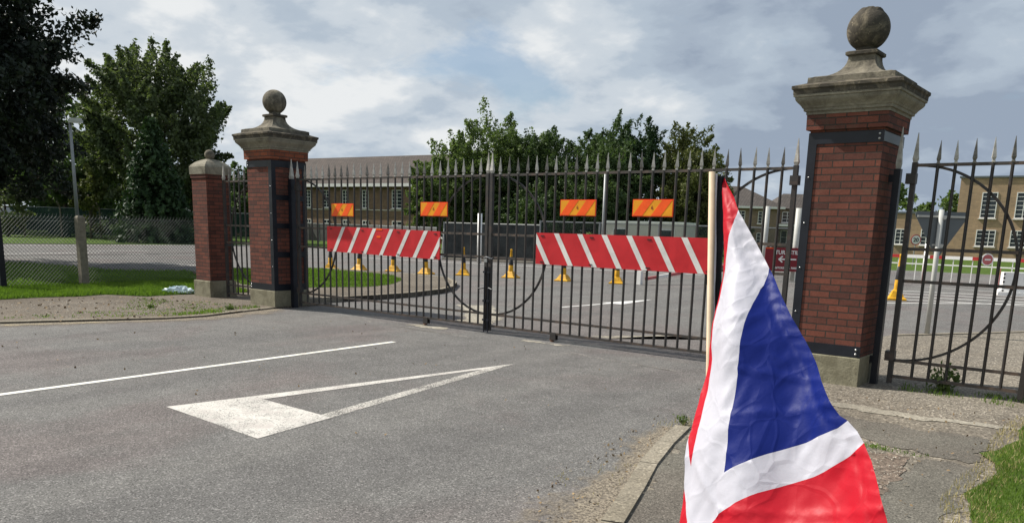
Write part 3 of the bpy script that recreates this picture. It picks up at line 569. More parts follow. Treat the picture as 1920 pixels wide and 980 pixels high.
# ------------------------------------------------------------------ boards and reflector plates on the gate
def clip(poly, x0, x1):                                     # clip polygon (x,z) to x range
    for (s, lim) in ((1, x0), (-1, x1)):
        res = []
        for i in range(len(poly)):
            a, b = poly[i], poly[(i + 1) % len(poly)]; ia, ib = s * (a[0] - lim) >= 0, s * (b[0] - lim) >= 0
            if ia: res.append(a)
            if ia != ib:
                t = (lim - a[0]) / (b[0] - a[0]); res.append((lim, a[1] + (b[1] - a[1]) * t))
        poly = res
        if not poly: return []
    return poly
def prismY(b, poly, y0, y1):
    n = len(poly); b.face([(x, y0, z) for x, z in poly]); b.face([(x, y1, z) for x, z in poly[::-1]])
    for i in range(n):
        a, c = poly[i], poly[(i + 1) % n]; b.face([(a[0], y0, a[1]), (a[0], y1, a[1]), (c[0], y1, c[1]), (c[0], y0, c[1])])
def board(x0, x1, tops, lean, tilt, label, tape=False):
    H = 0.455; W = x1 - x0; t = thing('striped_board', label, 'warning board', (x0, -0.043, 1.14), 0, 'red and white boards tied to the main gate'); t.rotation_euler = (0, tilt, 0)
    MB().box(0, W, -0.009, 0.009, 0, H).build('panel', m_red, t, bevel=0.003)
    b = MB()
    for tx in tops:
        p = clip([(tx - x0 - lean, 0.002), (tx - x0 - lean + 0.088, 0.002), (tx - x0 + 0.088, H - 0.002), (tx - x0, H - 0.002)], 0.002, W - 0.002)
        if p: prismY(b, p, -0.0118, -0.0095)
    b.build('white_stripes', m_whitep, t)
    b = MB()
    for fx in (0.04, 0.34, 0.66, 0.965):
        for z in (H - 0.05, 0.03): b.box(fx * W - 0.03, fx * W + 0.03, -0.018, -0.010, z, z + 0.012)
    b.build('cable_ties', m_rubber, t)
    if tape:
        b = MB(); b.box(1.34, 1.50, -0.0135, -0.0121, H - 0.03, H - 0.004); b.box(1.36, 1.46, -0.0135, -0.0121, H - 0.16, H - 0.125); b.build('orange_tape', m_or, t)
board(-9.30, -6.42, [-8.87, -8.46, -8.04, -7.61, -7.19, -6.78, -6.37], 0.27, 0.010, 'red board with white stripes leaning right, tied to the left gate leaf', True)
board(-4.44, -1.56, [-4.53, -4.12, -3.71, -3.30, -2.90, -2.48, -2.07, -1.67], -0.27, 0.0, 'red board with white stripes leaning left, tied to the right gate leaf')
def plate(x0, z0, label):
    W, H = 0.61, 0.225; t = thing('reflector_plate', label, 'reflector plate', (x0, -0.040, z0), 0, 'orange and yellow plates tied to the main gate'); 
    MB().box(0, W, -0.004, 0.006, 0, H).build('border', M('red_orange_edge', (0.85, 0.06, 0.01), 0.45, 0.05, 6), t, bevel=0.004)
    by, bo = MB(), MB(); i = 0.010
    by.box(i, W - i, -0.0062, -0.0042, i, H - i); by.build('yellow_field', m_ye, t)
    for x in (0.05, 0.33):
        p = clip([(x - 0.045, i), (x + 0.105, i), (x + 0.105 + 0.16, H - i), (x - 0.045 + 0.16, H - i)], i + 0.0005, W - i - 0.0005)
        prismY(bo, p, -0.0084, -0.0064)
    bo.build('orange_stripes', m_or, t)
    cu = bpy.data.curves.new('mark', 'FONT'); cu.body = '6'; cu.size = 0.07; cu.align_x = 'CENTER'; txt(cu, t, (0.30, -0.0090, 0.095), m_maroon, 'small_mark')
def txt(cu, parent, loc, m, name, rx=pi / 2, rz=0):
    cu.extrude = 0.0006; ob = bpy.data.objects.new('tmp', cu); COL.objects.link(ob); bpy.context.view_layer.update()
    me = bpy.data.meshes.new_from_object(ob.evaluated_get(bpy.context.evaluated_depsgraph_get())); bpy.data.objects.remove(ob)
    me.materials.clear(); me.materials.append(m); o = bpy.data.objects.new(name, me); COL.objects.link(o); o.parent = parent; o.location = loc; o.rotation_euler = (rx, 0, rz); return o
def text(body, size, parent, loc, m, name='lettering', align='CENTER', bold=0.0, sx=1.0):
    cu = bpy.data.curves.new(name, 'FONT'); cu.body = body; cu.size = size; cu.align_x = align; cu.offset = bold; o = txt(cu, parent, loc, m, name); o.scale = (sx, 1, 1); return o
plate(-9.17, 1.775, 'orange and yellow plate above the left end of the left red board')
plate(-6.87, 1.805, 'orange and yellow plate above the right end of the left red board')
plate(-4.03, 1.845, 'orange and yellow plate above the left half of the right red board')
plate(-2.83, 1.850, 'orange and yellow plate above the right half of the right red board')

# ------------------------------------------------------------------ flag on its wooden pole
fn = Vector((-0.21581077, -0.9024814, 0.37276406)); fx = Vector((0.97257889, -0.23257321, 0.0)); fy = Vector((0.08669493, 0.36254245, 0.92792616)); fp = Vector((2.12, -7.95, 1.72))
def flag():
    t = thing('flag', 'red, white and blue union flag hanging from a thin wooden pole in the foreground', 'flag', (2.105, -7.945, 0))
    b = MB(); b.tube((0.085, 0.068, -0.02), (0, 0, 1.80), 0.0085, 0.008, 12); b.build('pole', m_wood, t, smooth=True)
    dr = Vector((0.777, 0.629, 0)); nn = Vector((0.629, -0.777, 0))
    def ribbon(name, o0, o1, z0, z1, m, taper):
        b = MB(); n = 24
        for i in range(n):
            for j in range(4):
                def pt(a, s):
                    z = z1 + (z0 - z1) * a; wv = 0.004 * sin(a * 14 + s * 2); x = o0 + (o1 - o0) * s * (1 - taper * a) ; y = wv + 0.006 * sin(s * pi)
                    v = dr * x + nn * y + Vector((0.085, 0.068, 0)) * (1 - z / 1.8); return (v.x, v.y, z)
                b.face([pt(i / n, j / 4), pt((i + 1) / n, j / 4), pt((i + 1) / n, (j + 1) / 4), pt(i / n, (j + 1) / 4)])
        return b.build(name, m, t, smooth=True)
    ribbon('white_sleeve', 0.006, 0.0125, 1.35, 1.795, m_fl_w, 0.0)
    ribbon('black_hem', 0.0122, 0.030, 1.42, 1.790, m_fl_k, 0.15)
    right = [(0.008, 0.069), (0.027, 0.047), (0.053, 0.019), (0.073, -0.011), (0.107, -0.049), (0.146, -0.092), (0.19, -0.141), (0.216, -0.167), (0.255, -0.21), (0.291, -0.248), (0.338, -0.296), (0.372, -0.331), (0.413, -0.379), (0.45, -0.418), (0.479, -0.443), (0.499, -0.45), (0.523, -0.466), (0.544, -0.485), (0.571, -0.516), (0.598, -0.551), (0.621, -0.586), (0.642, -0.621), (0.675, -0.70), (0.69, -0.78)]
    left = [(-0.001, 0.07), (0.025, -0.004), (0.05, -0.095), (0.07, -0.176), (0.084, -0.238), (0.095, -0.3), (0.105, -0.36), (0.113, -0.412), (0.118, -0.455), (0.131, -0.514), (0.139, -0.564), (0.15, -0.613), (0.158, -0.654), (0.168, -0.694), (0.178, -0.733), (0.185, -0.765), (0.20, -0.83)]
    A = [(0.073, -0.011), (0.074, -0.063), (0.074, -0.117), (0.078, -0.176), (0.087, -0.224), (0.096, -0.282), (0.108, -0.334), (0.122, -0.384), (0.137, -0.434), (0.151, -0.484), (0.165, -0.541), (0.175, -0.594), (0.176, -0.626), (0.139, -0.564)]
    BL = [(0.19, -0.141), (0.195, -0.185), (0.202, -0.236), (0.209, -0.278), (0.224, -0.344), (0.235, -0.392), (0.249, -0.457), (0.259, -0.504), (0.274, -0.566), (0.286, -0.618), (0.323, -0.586), (0.356, -0.554), (0.403, -0.518), (0.443, -0.492), (0.482, -0.468), (0.499, -0.45)]
    WB = [(0.544, -0.485), (0.52, -0.514), (0.491, -0.54), (0.454, -0.572), (0.408, -0.603), (0.369, -0.637), (0.336, -0.67), (0.303, -0.704), (0.284, -0.73), (0.274, -0.753), (0.263, -0.773), (0.25, -0.84)]
    RC = [(0.158, -0.654), (0.164, -0.678), (0.185, -0.706), (0.213, -0.744), (0.235, -0.79), (0.24, -0.835)]
    outl = right + [(0.70, -0.86)] + [(0.25, -0.84), (0.24, -0.835), (0.20, -0.83)][0:3] + left[::-1][1:]
    V = []; E = []; idx = {}
    def add(p):
        k = (round(p[0], 4), round(p[1], 4))
        if k not in idx: idx[k] = len(V); V.append(Vector(k))
        return idx[k]
    def chain_(ps, close=False):
        q = ps + ([ps[0]] if close else [])
        for a, b in zip(q[:-1], q[1:]):
            la = max(1, int(math.hypot(b[0] - a[0], b[1] - a[1]) / 0.012)); pr = add(a)
            for i in range(1, la + 1):
                c = add((a[0] + (b[0] - a[0]) * i / la, a[1] + (b[1] - a[1]) * i / la))
                if c != pr: E.append((pr, c))
                pr = c
    chain_(outl, True); chain_(A); chain_(BL); chain_(WB); chain_(RC)
    def inside(p, poly):
        x, y = p; c = False
        for i in range(len(poly)):
            (x1, y1), (x2, y2) = poly[i], poly[i - 1]
            if (y1 > y) != (y2 > y) and x < (x2 - x1) * (y - y1) / (y2 - y1) + x1: c = not c
        return c
    g = 0.0085
    for i in range(0, 84):
        for j in range(-102, 9):
            p = ((i + 0.5 * (j % 2)) * g, j * g)
            if inside(p, outl): V.append(Vector(p))
    vs, es, fs, *_ = geometry.delaunay_2d_cdt(V, E, [], 0, 1e-5)
    blue = BL + right[6:15][::-1]
    redA = [(0.008, 0.069), (0.027, 0.047), (0.053, 0.019)] + A + left[::-1][7:]
    redB = WB[::-1] + right[17:] + [(0.70, -0.86)]
    redC = RC + [(0.20, -0.83)] + left[::-1][1:5]
    tip = Vector((0.0, 0.07))
    def segd(x, y, a, b):
        ux, uy = b[0] - a[0], b[1] - a[1]; k = max(0, min(1, ((x - a[0]) * ux + (y - a[1]) * uy) / (ux * ux + uy * uy))); return math.hypot(x - a[0] - k * ux, y - a[1] - k * uy)
    def wr(p):
        x, y = p; d = Vector((x, y)) - tip; r = d.length + 1e-6; th = math.atan2(d.x, -d.y)
        a = 0.020 * sin(th * 13 + 1.3 + r * 2) * min(1, r / 0.3) + 0.004 * sin(th * 31 + r * 7) * min(1, r / 0.3) * (0.4 + noise.noise(Vector((x * 3, y * 3, 7))))
        q = Vector((x * 5, y * 5, 0.3)); q2 = Vector((x * 13 + 4, y * 11, 1.7)); q3 = Vector((x * 30, y * 26, 5))
        q4 = Vector((d.x * 9 + th * 1.5, d.y * 3.2, 2.2)); a += 0.030 * noise.noise(q) + 0.014 * noise.noise(q4) + 0.0030 * (abs(noise.noise(q2)) - 0.2) * 2 - 0.0008 * abs(noise.noise(q3)) * 2
        for (ax_, ay_, bx_, by_, h) in ((0.235, -0.392, 0.40, -0.375, 0.006), (0.24, -0.50, 0.46, -0.42, 0.005), (0.13, -0.30, 0.23, -0.26, 0.005), (0.10, -0.12, 0.2, -0.20, 0.004), (0.3, -0.7, 0.62, -0.60, 0.006), (0.2, -0.62, 0.3, -0.70, 0.006)):
            u = Vector((bx_ - ax_, by_ - ay_)); k = max(0, min(1, (Vector((x, y)) - Vector((ax_, ay_))).dot(u) / u.length_squared)); dd = (Vector((x, y)) - Vector((ax_, ay_)) - u * k).length
            a += 0.7 * h * math.exp(-(dd / 0.006) ** 2)
        a += 0.0022 * (1 - 2.4 * abs(noise.noise(Vector((x * 13 + y * 3, y * 6, 3.3))))) + 0.0020 * (1 - 2.4 * abs(noise.noise(Vector((x * 29 - y * 5, y * 15, 8.1)))))
        dm = min(segd(x, y, right[i], right[i + 1]) for i in range(3, len(right) - 1)); a -= 0.0045 * math.exp(-((dm - 0.030) / 0.0035) ** 2); a += 0.002 * sin(y * 260) * math.exp(-((dm - 0.012) / 0.012) ** 2)
        return a
    me = bpy.data.meshes.new('cloth'); base = Vector((2.105, -7.945, 0))
    me.from_pydata([tuple(fp + fx * p.x + fy * p.y + fn * wr(p) - base) for p in vs], [], [])
    me = bpy.data.meshes.new('cloth'); keep = []; mi = []
    for f in fs:
        c = ((vs[f[0]].x + vs[f[1]].x + vs[f[2]].x) / 3, (vs[f[0]].y + vs[f[1]].y + vs[f[2]].y) / 3)
        if not inside(c, outl): continue
        keep.append(tuple(f)); mi.append(2 if inside(c, blue) else 1 if (inside(c, redA) or inside(c, redB) or inside(c, redC)) else 0)
    me.from_pydata([tuple(fp + fx * p.x + fy * p.y + fn * wr(p) - base) for p in vs], [], keep)
    for m_ in (m_fl_w, m_fl_r, m_fl_b): me.materials.append(m_)
    me.polygons.foreach_set('material_index', mi); me.polygons.foreach_set('use_smooth', [True] * len(keep)); me.update()
    o = bpy.data.objects.new('cloth', me); COL.objects.link(o); o.parent = t
flag()

# ------------------------------------------------------------------ bollard cones
def cone():
    t = thing('traffic_cone', 'x', 'traffic cone', (0, 0, 0), 0, 'yellow and black bollard cones across the far side of the driveway')
    MB().sqprof([(0.27, 0), (0.27, 0.035), (0.20, 0.075), (0.125, 0.20), (0.085, 0.23)]).build('base', m_coney, t, bevel=0.008)
    MB().lathe([(0.095, 0.215), (0.090, 0.44), (0.075, 0.46)], n=16).build('lower_body', m_coney, t, smooth=True)
    MB().lathe([(0.088, 0.44), (0.086, 0.47), (0.058, 0.73), (0.05, 0.735)], n=16).build('black_collar', m_rubber, t, smooth=True)
    MB().lathe([(0.056, 0.73), (0.034, 0.93), (0.040, 0.94), (0.040, 0.985), (0.028, 1.0), (0.0001, 1.0)], n=16).build('tip', m_coney, t, smooth=True)
    return t
spots = [(-20.95, 9.35, 'cone under the left end of the left red board, first of the row'), (-20.01, 9.9, 'cone below the left third of the left red board, second of the row'),
         (-18.98, 10.6, 'cone with a dull base below the middle of the left red board'), (-17.29, 10.55, 'cone below the right end of the left red board'),
         (-16.25, 11.35, 'yellow and black cone seen whole between the left red board and the gate chain'), (-14.5, 11.8, 'cone just right of the meeting bars with a reddish tip'),
         (-12.56, 12.15, 'cone below the left end of the right red board'), (-10.9, 12.75, 'cone below the middle of the right red board, next to the white post'),
         (-2.92, 14.38, 'cone just right of the large brick pier, seen through the side gate')]
c0 = cone()
for i, (x, y, lb) in enumerate(spots):
    c = c0 if i == 0 else copy_tree(c0)
    c.location = (x, y, 0.0); c.rotation_euler = (0, 0, 0.65 + random.uniform(-0.5, 0.5)); c['label'] = lb; c.scale = (0.88, 0.88, 0.96 if i < 8 else 1.25)

# ------------------------------------------------------------------ street furniture
# lamp on the verge, chain-link fence
t = thing('street_lamp', 'tall grey lamp post with a flat lantern on the left verge', 'street lamp', (-23.4, 1.65, 0))
MB().tube((0, 0, 0), (0, 0, 1.3), 0.085, 0.085, 12).build('base_column', m_galv, t, smooth=True)
MB().tube((0, 0, 1.3), (-0.03, 0, 4.45), 0.055, 0.042, 12).build('column', m_galv, t, smooth=True)
h = MB(); h.box(-0.03, 0.34, -0.09, 0.09, 4.40, 4.46); h.box(0.02, 0.32, -0.07, 0.07, 4.46, 4.51); ho = h.build('lantern', m_palepole, t, bevel=0.01); ho.rotation_euler = (0, 0, R_(40))
MB().box(-0.02, 0.34, -0.075, 0.075, 4.375, 4.398).build('glass', m_white, ho)
FA, FB = Vector((-17.08, -3.05, 0)), Vector((-17.50, 2.6, 0))
def chainlink():
    t = thing('chain_link_fence', 'sagging wire mesh fence with concrete posts along the left verge', 'fence', (FA.x, FA.y, 0.03))
    d = (FB - FA); Lg = d.length; d.normalize(); H = 1.58; s = 0.085; n = Lg / s; nz = int(H / (s)); b = MB()
    def pt(u, z): 
        w_ = 0.015 * sin(u * 2.1) + 0.01 * sin(u * 5.3 + z * 3); return (d.x * u - d.y * w_, d.y * u + d.x * w_, z)
    r = 0.0045
    for k in range(-nz, int(n) + 1):
        for sg in (1, -1):
            prev = None
            for j in range(nz * 2 + 1):
                u = (k + 0.5 * j) * s if sg > 0 else (k + nz - 0.5 * j) * s
                if u < 0 or u > Lg: prev = None; continue
                p = pt(u, 0.02 + j * H / (nz * 2)) 
                if prev is not None and j % 4 == 0 or (prev is not None and j == nz * 2): b.tube(prev, p, r, n=3, caps=False); prev = p
                elif prev is None: prev = p
    for k in range(int(n)):
        b.tube(pt(k * s, H + 0.02), (pt(k * s + 0.02, H + 0.075)), r, n=3, caps=False)
    b.build('wire_mesh', m_wire, t)
    for z in (1.55, 0.98, 0.72): MB().tube(pt(0, z), pt(Lg, z), 0.006 if z > 0.8 else 0.004, n=5).build('straining_wire', m_wire, t)
    for u, m_, w_ in ((0.24, m_black, 0.06), (2.02, m_concpost, 0.085), (5.6, m_concpost, 0.06)):
        p = pt(u, 0); b = MB(); b.sqprof([(w_, -0.05), (w_, 1.58), (w_ * 0.6, 1.63)], p[0] + 0.075, p[1]); b.build('post', m_, t, bevel=0.008)
chainlink()
# give-way sign seen from behind
t = thing('road_sign', 'grey back of a triangular sign on a pale leaning pole behind the side gate', 'road sign', (-0.27, 5.93, 0))
b = MB(); b.tube((0, 0, 0), (-0.02, 0.05, 2.16), 0.042, 0.042, 14); b.build('pole', m_palepole, t, smooth=True)
def rtri(cx, zt, W, rr=0.05):
    Hh = W * 0.866; pts = []; cs = [(-W / 2 + rr * 1.2, -rr), (W / 2 - rr * 1.2, -rr), (0, -Hh + rr * 2)]
    for (px, pz), a0 in zip(cs, (90, -30, -150)):
        for k in range(5): a = R_(a0 + (120 if a0 == 90 else 120) * (1 - k / 4) - 0); pts.append((cx + px + rr * cos(a), zt + pz + rr * sin(a)))
    return pts
b = MB(); prismY(b, rtri(0, 0, 0.95), -0.004, 0.004); o = b.build('plate', m_signback, t, loc=(-0.02, 0.11, 2.13)); o.rotation_euler = (0, 0, R_(39))
b = MB(); b.box(-0.43, 0.43, -0.03, -0.005, -0.10, -0.065); b.box(-0.12, 0.12, -0.03, -0.005, -0.58, -0.55)
for z in (-0.10, -0.58): b.tube((0, -0.10, z), (0, -0.02, z), 0.035, n=10)
b.build('clamp_rail', m_palepole, o)
# barrier arm with skirt, no-entry roundel, white block, 20 sign
def along(o, ang): o.rotation_euler = (0, 0, ang)
BA = math.atan2(21.95 - 22.17, -1.0 + 5.9)
t = thing('boom_barrier', 'raised-skirt boom barrier with red and white arm seen through the right side gate', 'barrier', (-6.2, 22.2, 0), BA)
xa = 0.05
for i in range(12):
    ln = 0.40 if i % 2 else 0.95; MB().box(xa, xa + ln, -0.04, 0.04, 1.0, 1.11).build('arm_section', M('barrier_red', (0.42, 0.03, 0.03), 0.6, 0.15, 4) if i % 2 else m_white, t); xa += ln
b = MB(); b.box(0.6, 8.2, -0.012, 0.012, 0.78, 0.82)
for i in range(13): b.box(0.7 + i * 0.6, 0.725 + i * 0.6, -0.012, 0.012, 0.2, 1.0)
b.build('hanging_skirt', m_white, t)
b = MB()
for i in range(6): b.box(0.97 + i * 1.2, 0.99 + i * 1.2, -0.012, 0.012, 0.1, 0.78)
b.build('red_skirt_rods', m_pinkish, t)
MB().box(-0.35, 0.05, -0.2, 0.2, 0, 1.15).build('pedestal', m_ye, t, bevel=0.03)
t = thing('no_entry_sign', 'round red no entry roundel mounted on the boom barrier', 'road sign', (-1.92, 21.15, 1.06), R_(39))
MB().lathe([(0.0001, -0.01), (0.20, -0.01), (0.20, 0.01), (0.0001, 0.01)], n=28, axis='y').build('disc', m_white, t)
MB().lathe([(0.0001, -0.016), (0.165, -0.016), (0.165, -0.0105)], n=28, axis='y').build('red_field', m_pinkish, t)
MB().box(-0.10, 0.10, -0.022, -0.017, -0.025, 0.025).build('white_bar', m_white, t)
t = thing('speed_sign', 'small round 20 speed limit sign on a post right of the large pier', 'road sign', (-10.0, 46.3, 0), R_(39))
MB().tube((0, 0.04, 0), (0, 0.04, 1.9), 0.035, n=10).build('post', m_galv, t)
MB().lathe([(0.0001, -0.01), (0.33, -0.01), (0.33, 0.01), (0.0001, 0.01)], (0, 0, 1.62), 28, 'y').build('red_ring', m_pinkish, t)
MB().lathe([(0.0001, -0.016), (0.26, -0.016), (0.26, -0.0105)], (0, 0, 1.62), 28, 'y').build('white_disc', m_white, t)
text('20', 0.34, t, (0, -0.020, 1.50), m_rubber, 'numerals', bold=0.012)
def block(x, y, rz, label):
    t = thing('plastic_barrier', label, 'barrier', (x, y, 0), rz, 'white plastic road barriers')
    b = MB(); b.sqprof([(0.24, 0.0), (0.24, 0.1), (0.2, 0.2), (0.2, 0.72)]); b.v = [(v[0] * 2.6, v[1], v[2]) for v in b.v]; b.build('shell', m_white, t, bevel=0.03)
    b = MB()
    for z in (0.15, 0.42, 0.54, 0.66): b.lathe([(0.0001, -0.012), (0.03, -0.012), (0.03, 0.0)], (-0.50, -0.20 - (0.04 if z < 0.2 else 0.0), z), 10, 'y')
    b.build('lug_holes', m_rubber, t)
block(-0.80, 20.35, R_(20), 'white plastic block barrier at the right edge, end lugs showing')
block(0.75, 20.85, R_(20), 'white plastic block barrier beyond the first one on the right')
# lowered red-white arm lying behind the main gate
t = thing('lowered_barrier_arm', 'low red and white arm sloping from a white post below the right red board', 'barrier', (-10.3, 13.15, 0))
MB().box(-0.07, 0.07, -0.07, 0.07, 0, 0.42).build('post', m_white, t, bevel=0.01)
p0, p1 = Vector((0.15, 0.1, 0.18)), Vector((1.55, 3.1, 0.62))
for i in range(7): MB().obox(p0.lerp(p1, i / 7), p0.lerp(p1, (i + 1) / 7), 0.035, 0.045).build('arm_section', m_white if i % 2 else m_pinkish, t)
# turnstile sign
t = thing('direction_sign', 'maroon sign with white arrow and turnstile lettering left of the large pier', 'sign', (-8.87, 19.66, 0), R_(38.5))
MB().box(0, 1.45, -0.012, 0.012, 0.36, 1.22).build('panel', m_maroon, t)
b = MB(); b.tube((0.2, 0.05, 0), (0.2, 0.05, 1.25), 0.035, n=8); b.tube((1.2, 0.05, 0), (1.2, 0.05, 1.25), 0.035, n=8); b.build('legs', m_galv, t)
text('TURNSTILE', 0.20, t, (0.36, -0.016, 0.98), m_white, 'lettering', 'LEFT', 0.004, 0.95)
text('VISITORS CAR PARK', 0.105, t, (0.33, -0.016, 0.45), m_white, 'lettering', 'LEFT', 0.003, 0.95)
b = MB(); prismY(b, [(0.48, 0.80), (0.62, 0.92), (0.67, 0.90), (0.58, 0.825), (1.15, 0.825), (1.15, 0.775), (0.58, 0.775), (0.67, 0.70), (0.62, 0.68)][::-1], -0.018, -0.0125); b.build('arrow', m_white, t)
b = MB(); b.box(0.01, 0.28, -0.017, -0.0125, 1.17, 1.21); b.box(0.01, 0.16, -0.017, -0.0125, 0.42, 0.52); b.build('orange_tape', m_or, t)
def pole(x, y, h, r, m, label, cap=True, rz=0):
    o = MB().tube((0, 0, 0), (0, 0, h), r, r, 10).build('steel_post', m, loc=(x, y, 0), smooth=True); tag(o, label, 'post'); return o
pole(-22.5, 19.3, 2.27, 0.11, m_white, 'thick white post left of the gate meeting bars, in front of the dark fence')
pole(-16.5, 20.5, 4.0, 0.06, m_galv, 'tall thin grey post behind the right gate leaf between two orange plates')
pole(-9.75, 21.7, 2.75, 0.10, m_palepole, 'pale post left of the turnstile sign')
pole(-8.1, 20.6, 2.65, 0.12, m_palepole, 'stout pale post behind the turnstile sign, beside the large pier')
pole(-4.55, 24.5, 1.5, 0.05, m_white, 'slim white post behind the boom barrier')

# ------------------------------------------------------------------ far fences and hut
def fenceline(name, pts, H, label, mat, posts=True, mesh='solid', pm=m_galv):
    t = thing(name, label, 'fence', (pts[0][0], pts[0][1], 0)); o = Vector((*pts[0], 0))
    for a, c in zip(pts[:-1], pts[1:]):
        a, c = Vector((*a, 0)) - o, Vector((*c, 0)) - o; ln = (c - a).length; n = max(1, round(ln / 2.8)); d = (c - a) / n
        for i in range(n):
            p, q = a + d * i, a + d * (i + 1)
            MB().obox(p + Vector((0, 0, H / 2 + 0.03)), q + Vector((0, 0, H / 2 + 0.03)), 0.008, H / 2 - 0.05).build('screen_panel', mat, t)
            b = MB(); b.tube(p, p + Vector((0, 0, H + 0.05)), 0.045, n=6)
            if posts: b.tube(p + Vector((0, 0, H * 0.85)), p + Vector((0.55, -0.75, 0)), 0.03, n=5)
            b.build('post', pm, t)
        MB().tube(a + Vector((0, 0, H)), c + Vector((0, 0, H)), 0.03, n=5).build('top_rail', m_palepole if mat is m_screen else pm, t)
    return t
fenceline('screened_fence', [(-26.5, 21.1), (-21.4, 22.5)], 1.82, 'dark screened fence with braced posts across the compound behind the gate', m_screen)
fenceline('site_hoarding', [(-62, 36), (-50, 36.5), (-44, 33), (-38, 27), (-27.5, 21.6)], 1.55, 'grey hoarding and fence panels low in front of the long brick building', m_screen2, False)
def mesh_alpha(name, c, a):
    t = Mt(name); t.col(c); t.rough(0.7); t.b.inputs['Alpha'].default_value = a; return t.m
m_gmesh = mesh_alpha('green_weldmesh', (0.02, 0.06, 0.045), 0.55)
fenceline('mesh_fence', [(-21.4, 22.5), (-14.7, 28.0), (-9.5, 33.5)], 2.0, 'see-through grey-green mesh fence in front of the off-white cabin', mesh_alpha('grey_green_mesh', (0.06, 0.08, 0.065), 0.18), False)
def crank_fence():
    pts = [(-72.5, 0), (-71.3, 10), (-66.2, 19.0), (-62.5, 29.5), (-58, 36)]
    t = thing('security_fence', 'green mesh security fence with cranked posts in front of the far left trees', 'fence', (pts[0][0], pts[0][1], 0)); o = Vector((*pts[0], 0))
    for a, c in zip(pts[:-1], pts[1:]):
        a, c = Vector((*a, 0)) - o, Vector((*c, 0)) - o; n = round((c - a).length / 2.6); d = (c - a) / n
        MB().obox(a + Vector((0, 0, 1.15)), c + Vector((0, 0, 1.15)), 0.01, 1.1).build('mesh_panel', m_gmesh, t)
        for z in (2.25, 1.2): MB().tube(a + Vector((0, 0, z)), c + Vector((0, 0, z)), 0.03, n=5).build('wire', m_galv, t)
        for i in range(n):
            p = a + d * i; b = MB(); b.tube(p, p + Vector((0, 0, 2.3)), 0.07, n=6); b.tube(p + Vector((0, 0, 2.3)), p + Vector((0.2, -0.3, 2.7)), 0.06, n=6); b.build('post', m_concpost, t)
crank_fence()
t = thing('site_cabin', 'low off-white cabin with a dark window behind the right red board', 'cabin', (-27.4, 37.8, 0), R_(15))
MB().box(0, 5.2, 0, 4, 0.1, 2.2).build('wall', m_cabin, t)
MB().box(-0.1, 5.3, -0.1, 4.1, 2.2, 2.32).build('roof', m_white, t)
for x in (0.5, 3.7):
    f = MB().box(x, x + 1.0, -0.05, -0.005, 1.05, 1.85).build('window', m_white, t); MB().box(x + 0.08, x + 0.92, -0.07, -0.052, 1.13, 1.77).build('pane', m_glass, f)

# ------------------------------------------------------------------ buildings
def window(t, x, z, W, H, y=0.0, nx=2, nz=4, frame=m_white):
    b = MB(); y0 = y - 0.05; e = 0.07
    b.box(x, x + W, y0, y - 0.004, z, z + e); b.box(x, x + W, y0, y - 0.004, z + H - e, z + H); b.box(x, x + e, y0, y - 0.004, z + e, z + H - e); b.box(x + W - e, x + W, y0, y - 0.004, z + e, z + H - e)
    for i in range(1, nx): b.box(x + W * i / nx - 0.03, x + W * i / nx + 0.03, y0 + 0.012, y - 0.006, z + e, z + H - e)
    for i in range(1, nz): b.box(x + e, x + W - e, y0 + 0.016, y - 0.008, z + H * i / nz - 0.02, z + H * i / nz + 0.02)
    f = b.build('window', frame, t)
    MB().box(x + 0.02, x + W - 0.02, y - 0.018, y - 0.002, z + 0.02, z + H - 0.02).build('pane', m_glass, f)
    MB().box(x - 0.1, x + W + 0.1, y - 0.14, y - 0.001, z - 0.10, z - 0.003).build('sill', m_cabin, f)
def hip(b, x0, x1, y0, y1, z0, z1, ins):
    ym = (y0 + y1) / 2; A = [(x0, y0, z0), (x1, y0, z0), (x1, y1, z0), (x0, y1, z0)]; Rg = [(x0 + ins, ym, z1), (x1 - ins, ym, z1)]; h = math.hypot(ym - y0, z1 - z0)
    b.face([A[0], A[1], Rg[1], Rg[0]], [(x0, 0), (x1, 0), (x1 - ins, h), (x0 + ins, h)]); b.face([A[2], A[3], Rg[0], Rg[1]], [(x1, 0), (x0, 0), (x0 + ins, h), (x1 - ins, h)])
    b.face([A[1], A[2], Rg[1]], [(y0, 0), (y1, 0), (ym, h)]); b.face([A[3], A[0], Rg[0]], [(y1, 0), (y0, 0), (ym, h)]); b.face(A[::-1])
t = thing('barrack_building', 'long two-storey brick building with brown tiled roof behind the left gate leaf', 'building', (-81.4, 43.75, 0), math.atan2(3.2, 30))
MB().box(0, 40, 0, 9, 0, 5.35).build('wall', m_fb1, t)
b = MB(); hip(b, -0.5, 40.5, -0.55, 9.6, 5.55, 8.6, 4.5); b.build('roof', m_tile, t)
MB().box(-0.52, 40.52, -0.57, -0.45, 5.25, 5.549).build('fascia', m_white, t)
MB().box(-0.03, 40, -0.05, -0.003, 2.98, 3.06).build('string_course', m_cabin, t)
for i, x in enumerate([1.6, 4.2, 6.9, 9.6, 12.0, 14.7, 17.4, 20.1, 24.0, 27, 30, 33]):
    W = 1.3 if i == 8 else 0.85
    window(t, x, 3.20, W, 1.75, 0, 2, 5); window(t, x, 0.55, W, 1.45, 0, 2, 4)
t = thing('corner_block', 'tan brick two-storey flat-roofed block at the right edge', 'building', (-13.05, 72.77, 0), R_(5))
MB().box(0, 18, 0, 12, 0, 7.05).build('wall', m_fb2, t); MB().box(-0.12, 18.1, -0.12, 12.1, 7.05, 7.2).build('coping', m_signback, t)
for i in range(5): window(t, 1.80 + 2.6 * i, 3.62, 1.2, 2.2, 0, 2, 6); window(t, 1.72 + 2.6 * i, 1.2, 1.5, 1.42, 0, 3, 4)
t = thing('low_wing', 'single-storey tan brick wing left of the tall block, seen behind the triangular sign', 'building', (-25.5, 71.7, 0), R_(5))
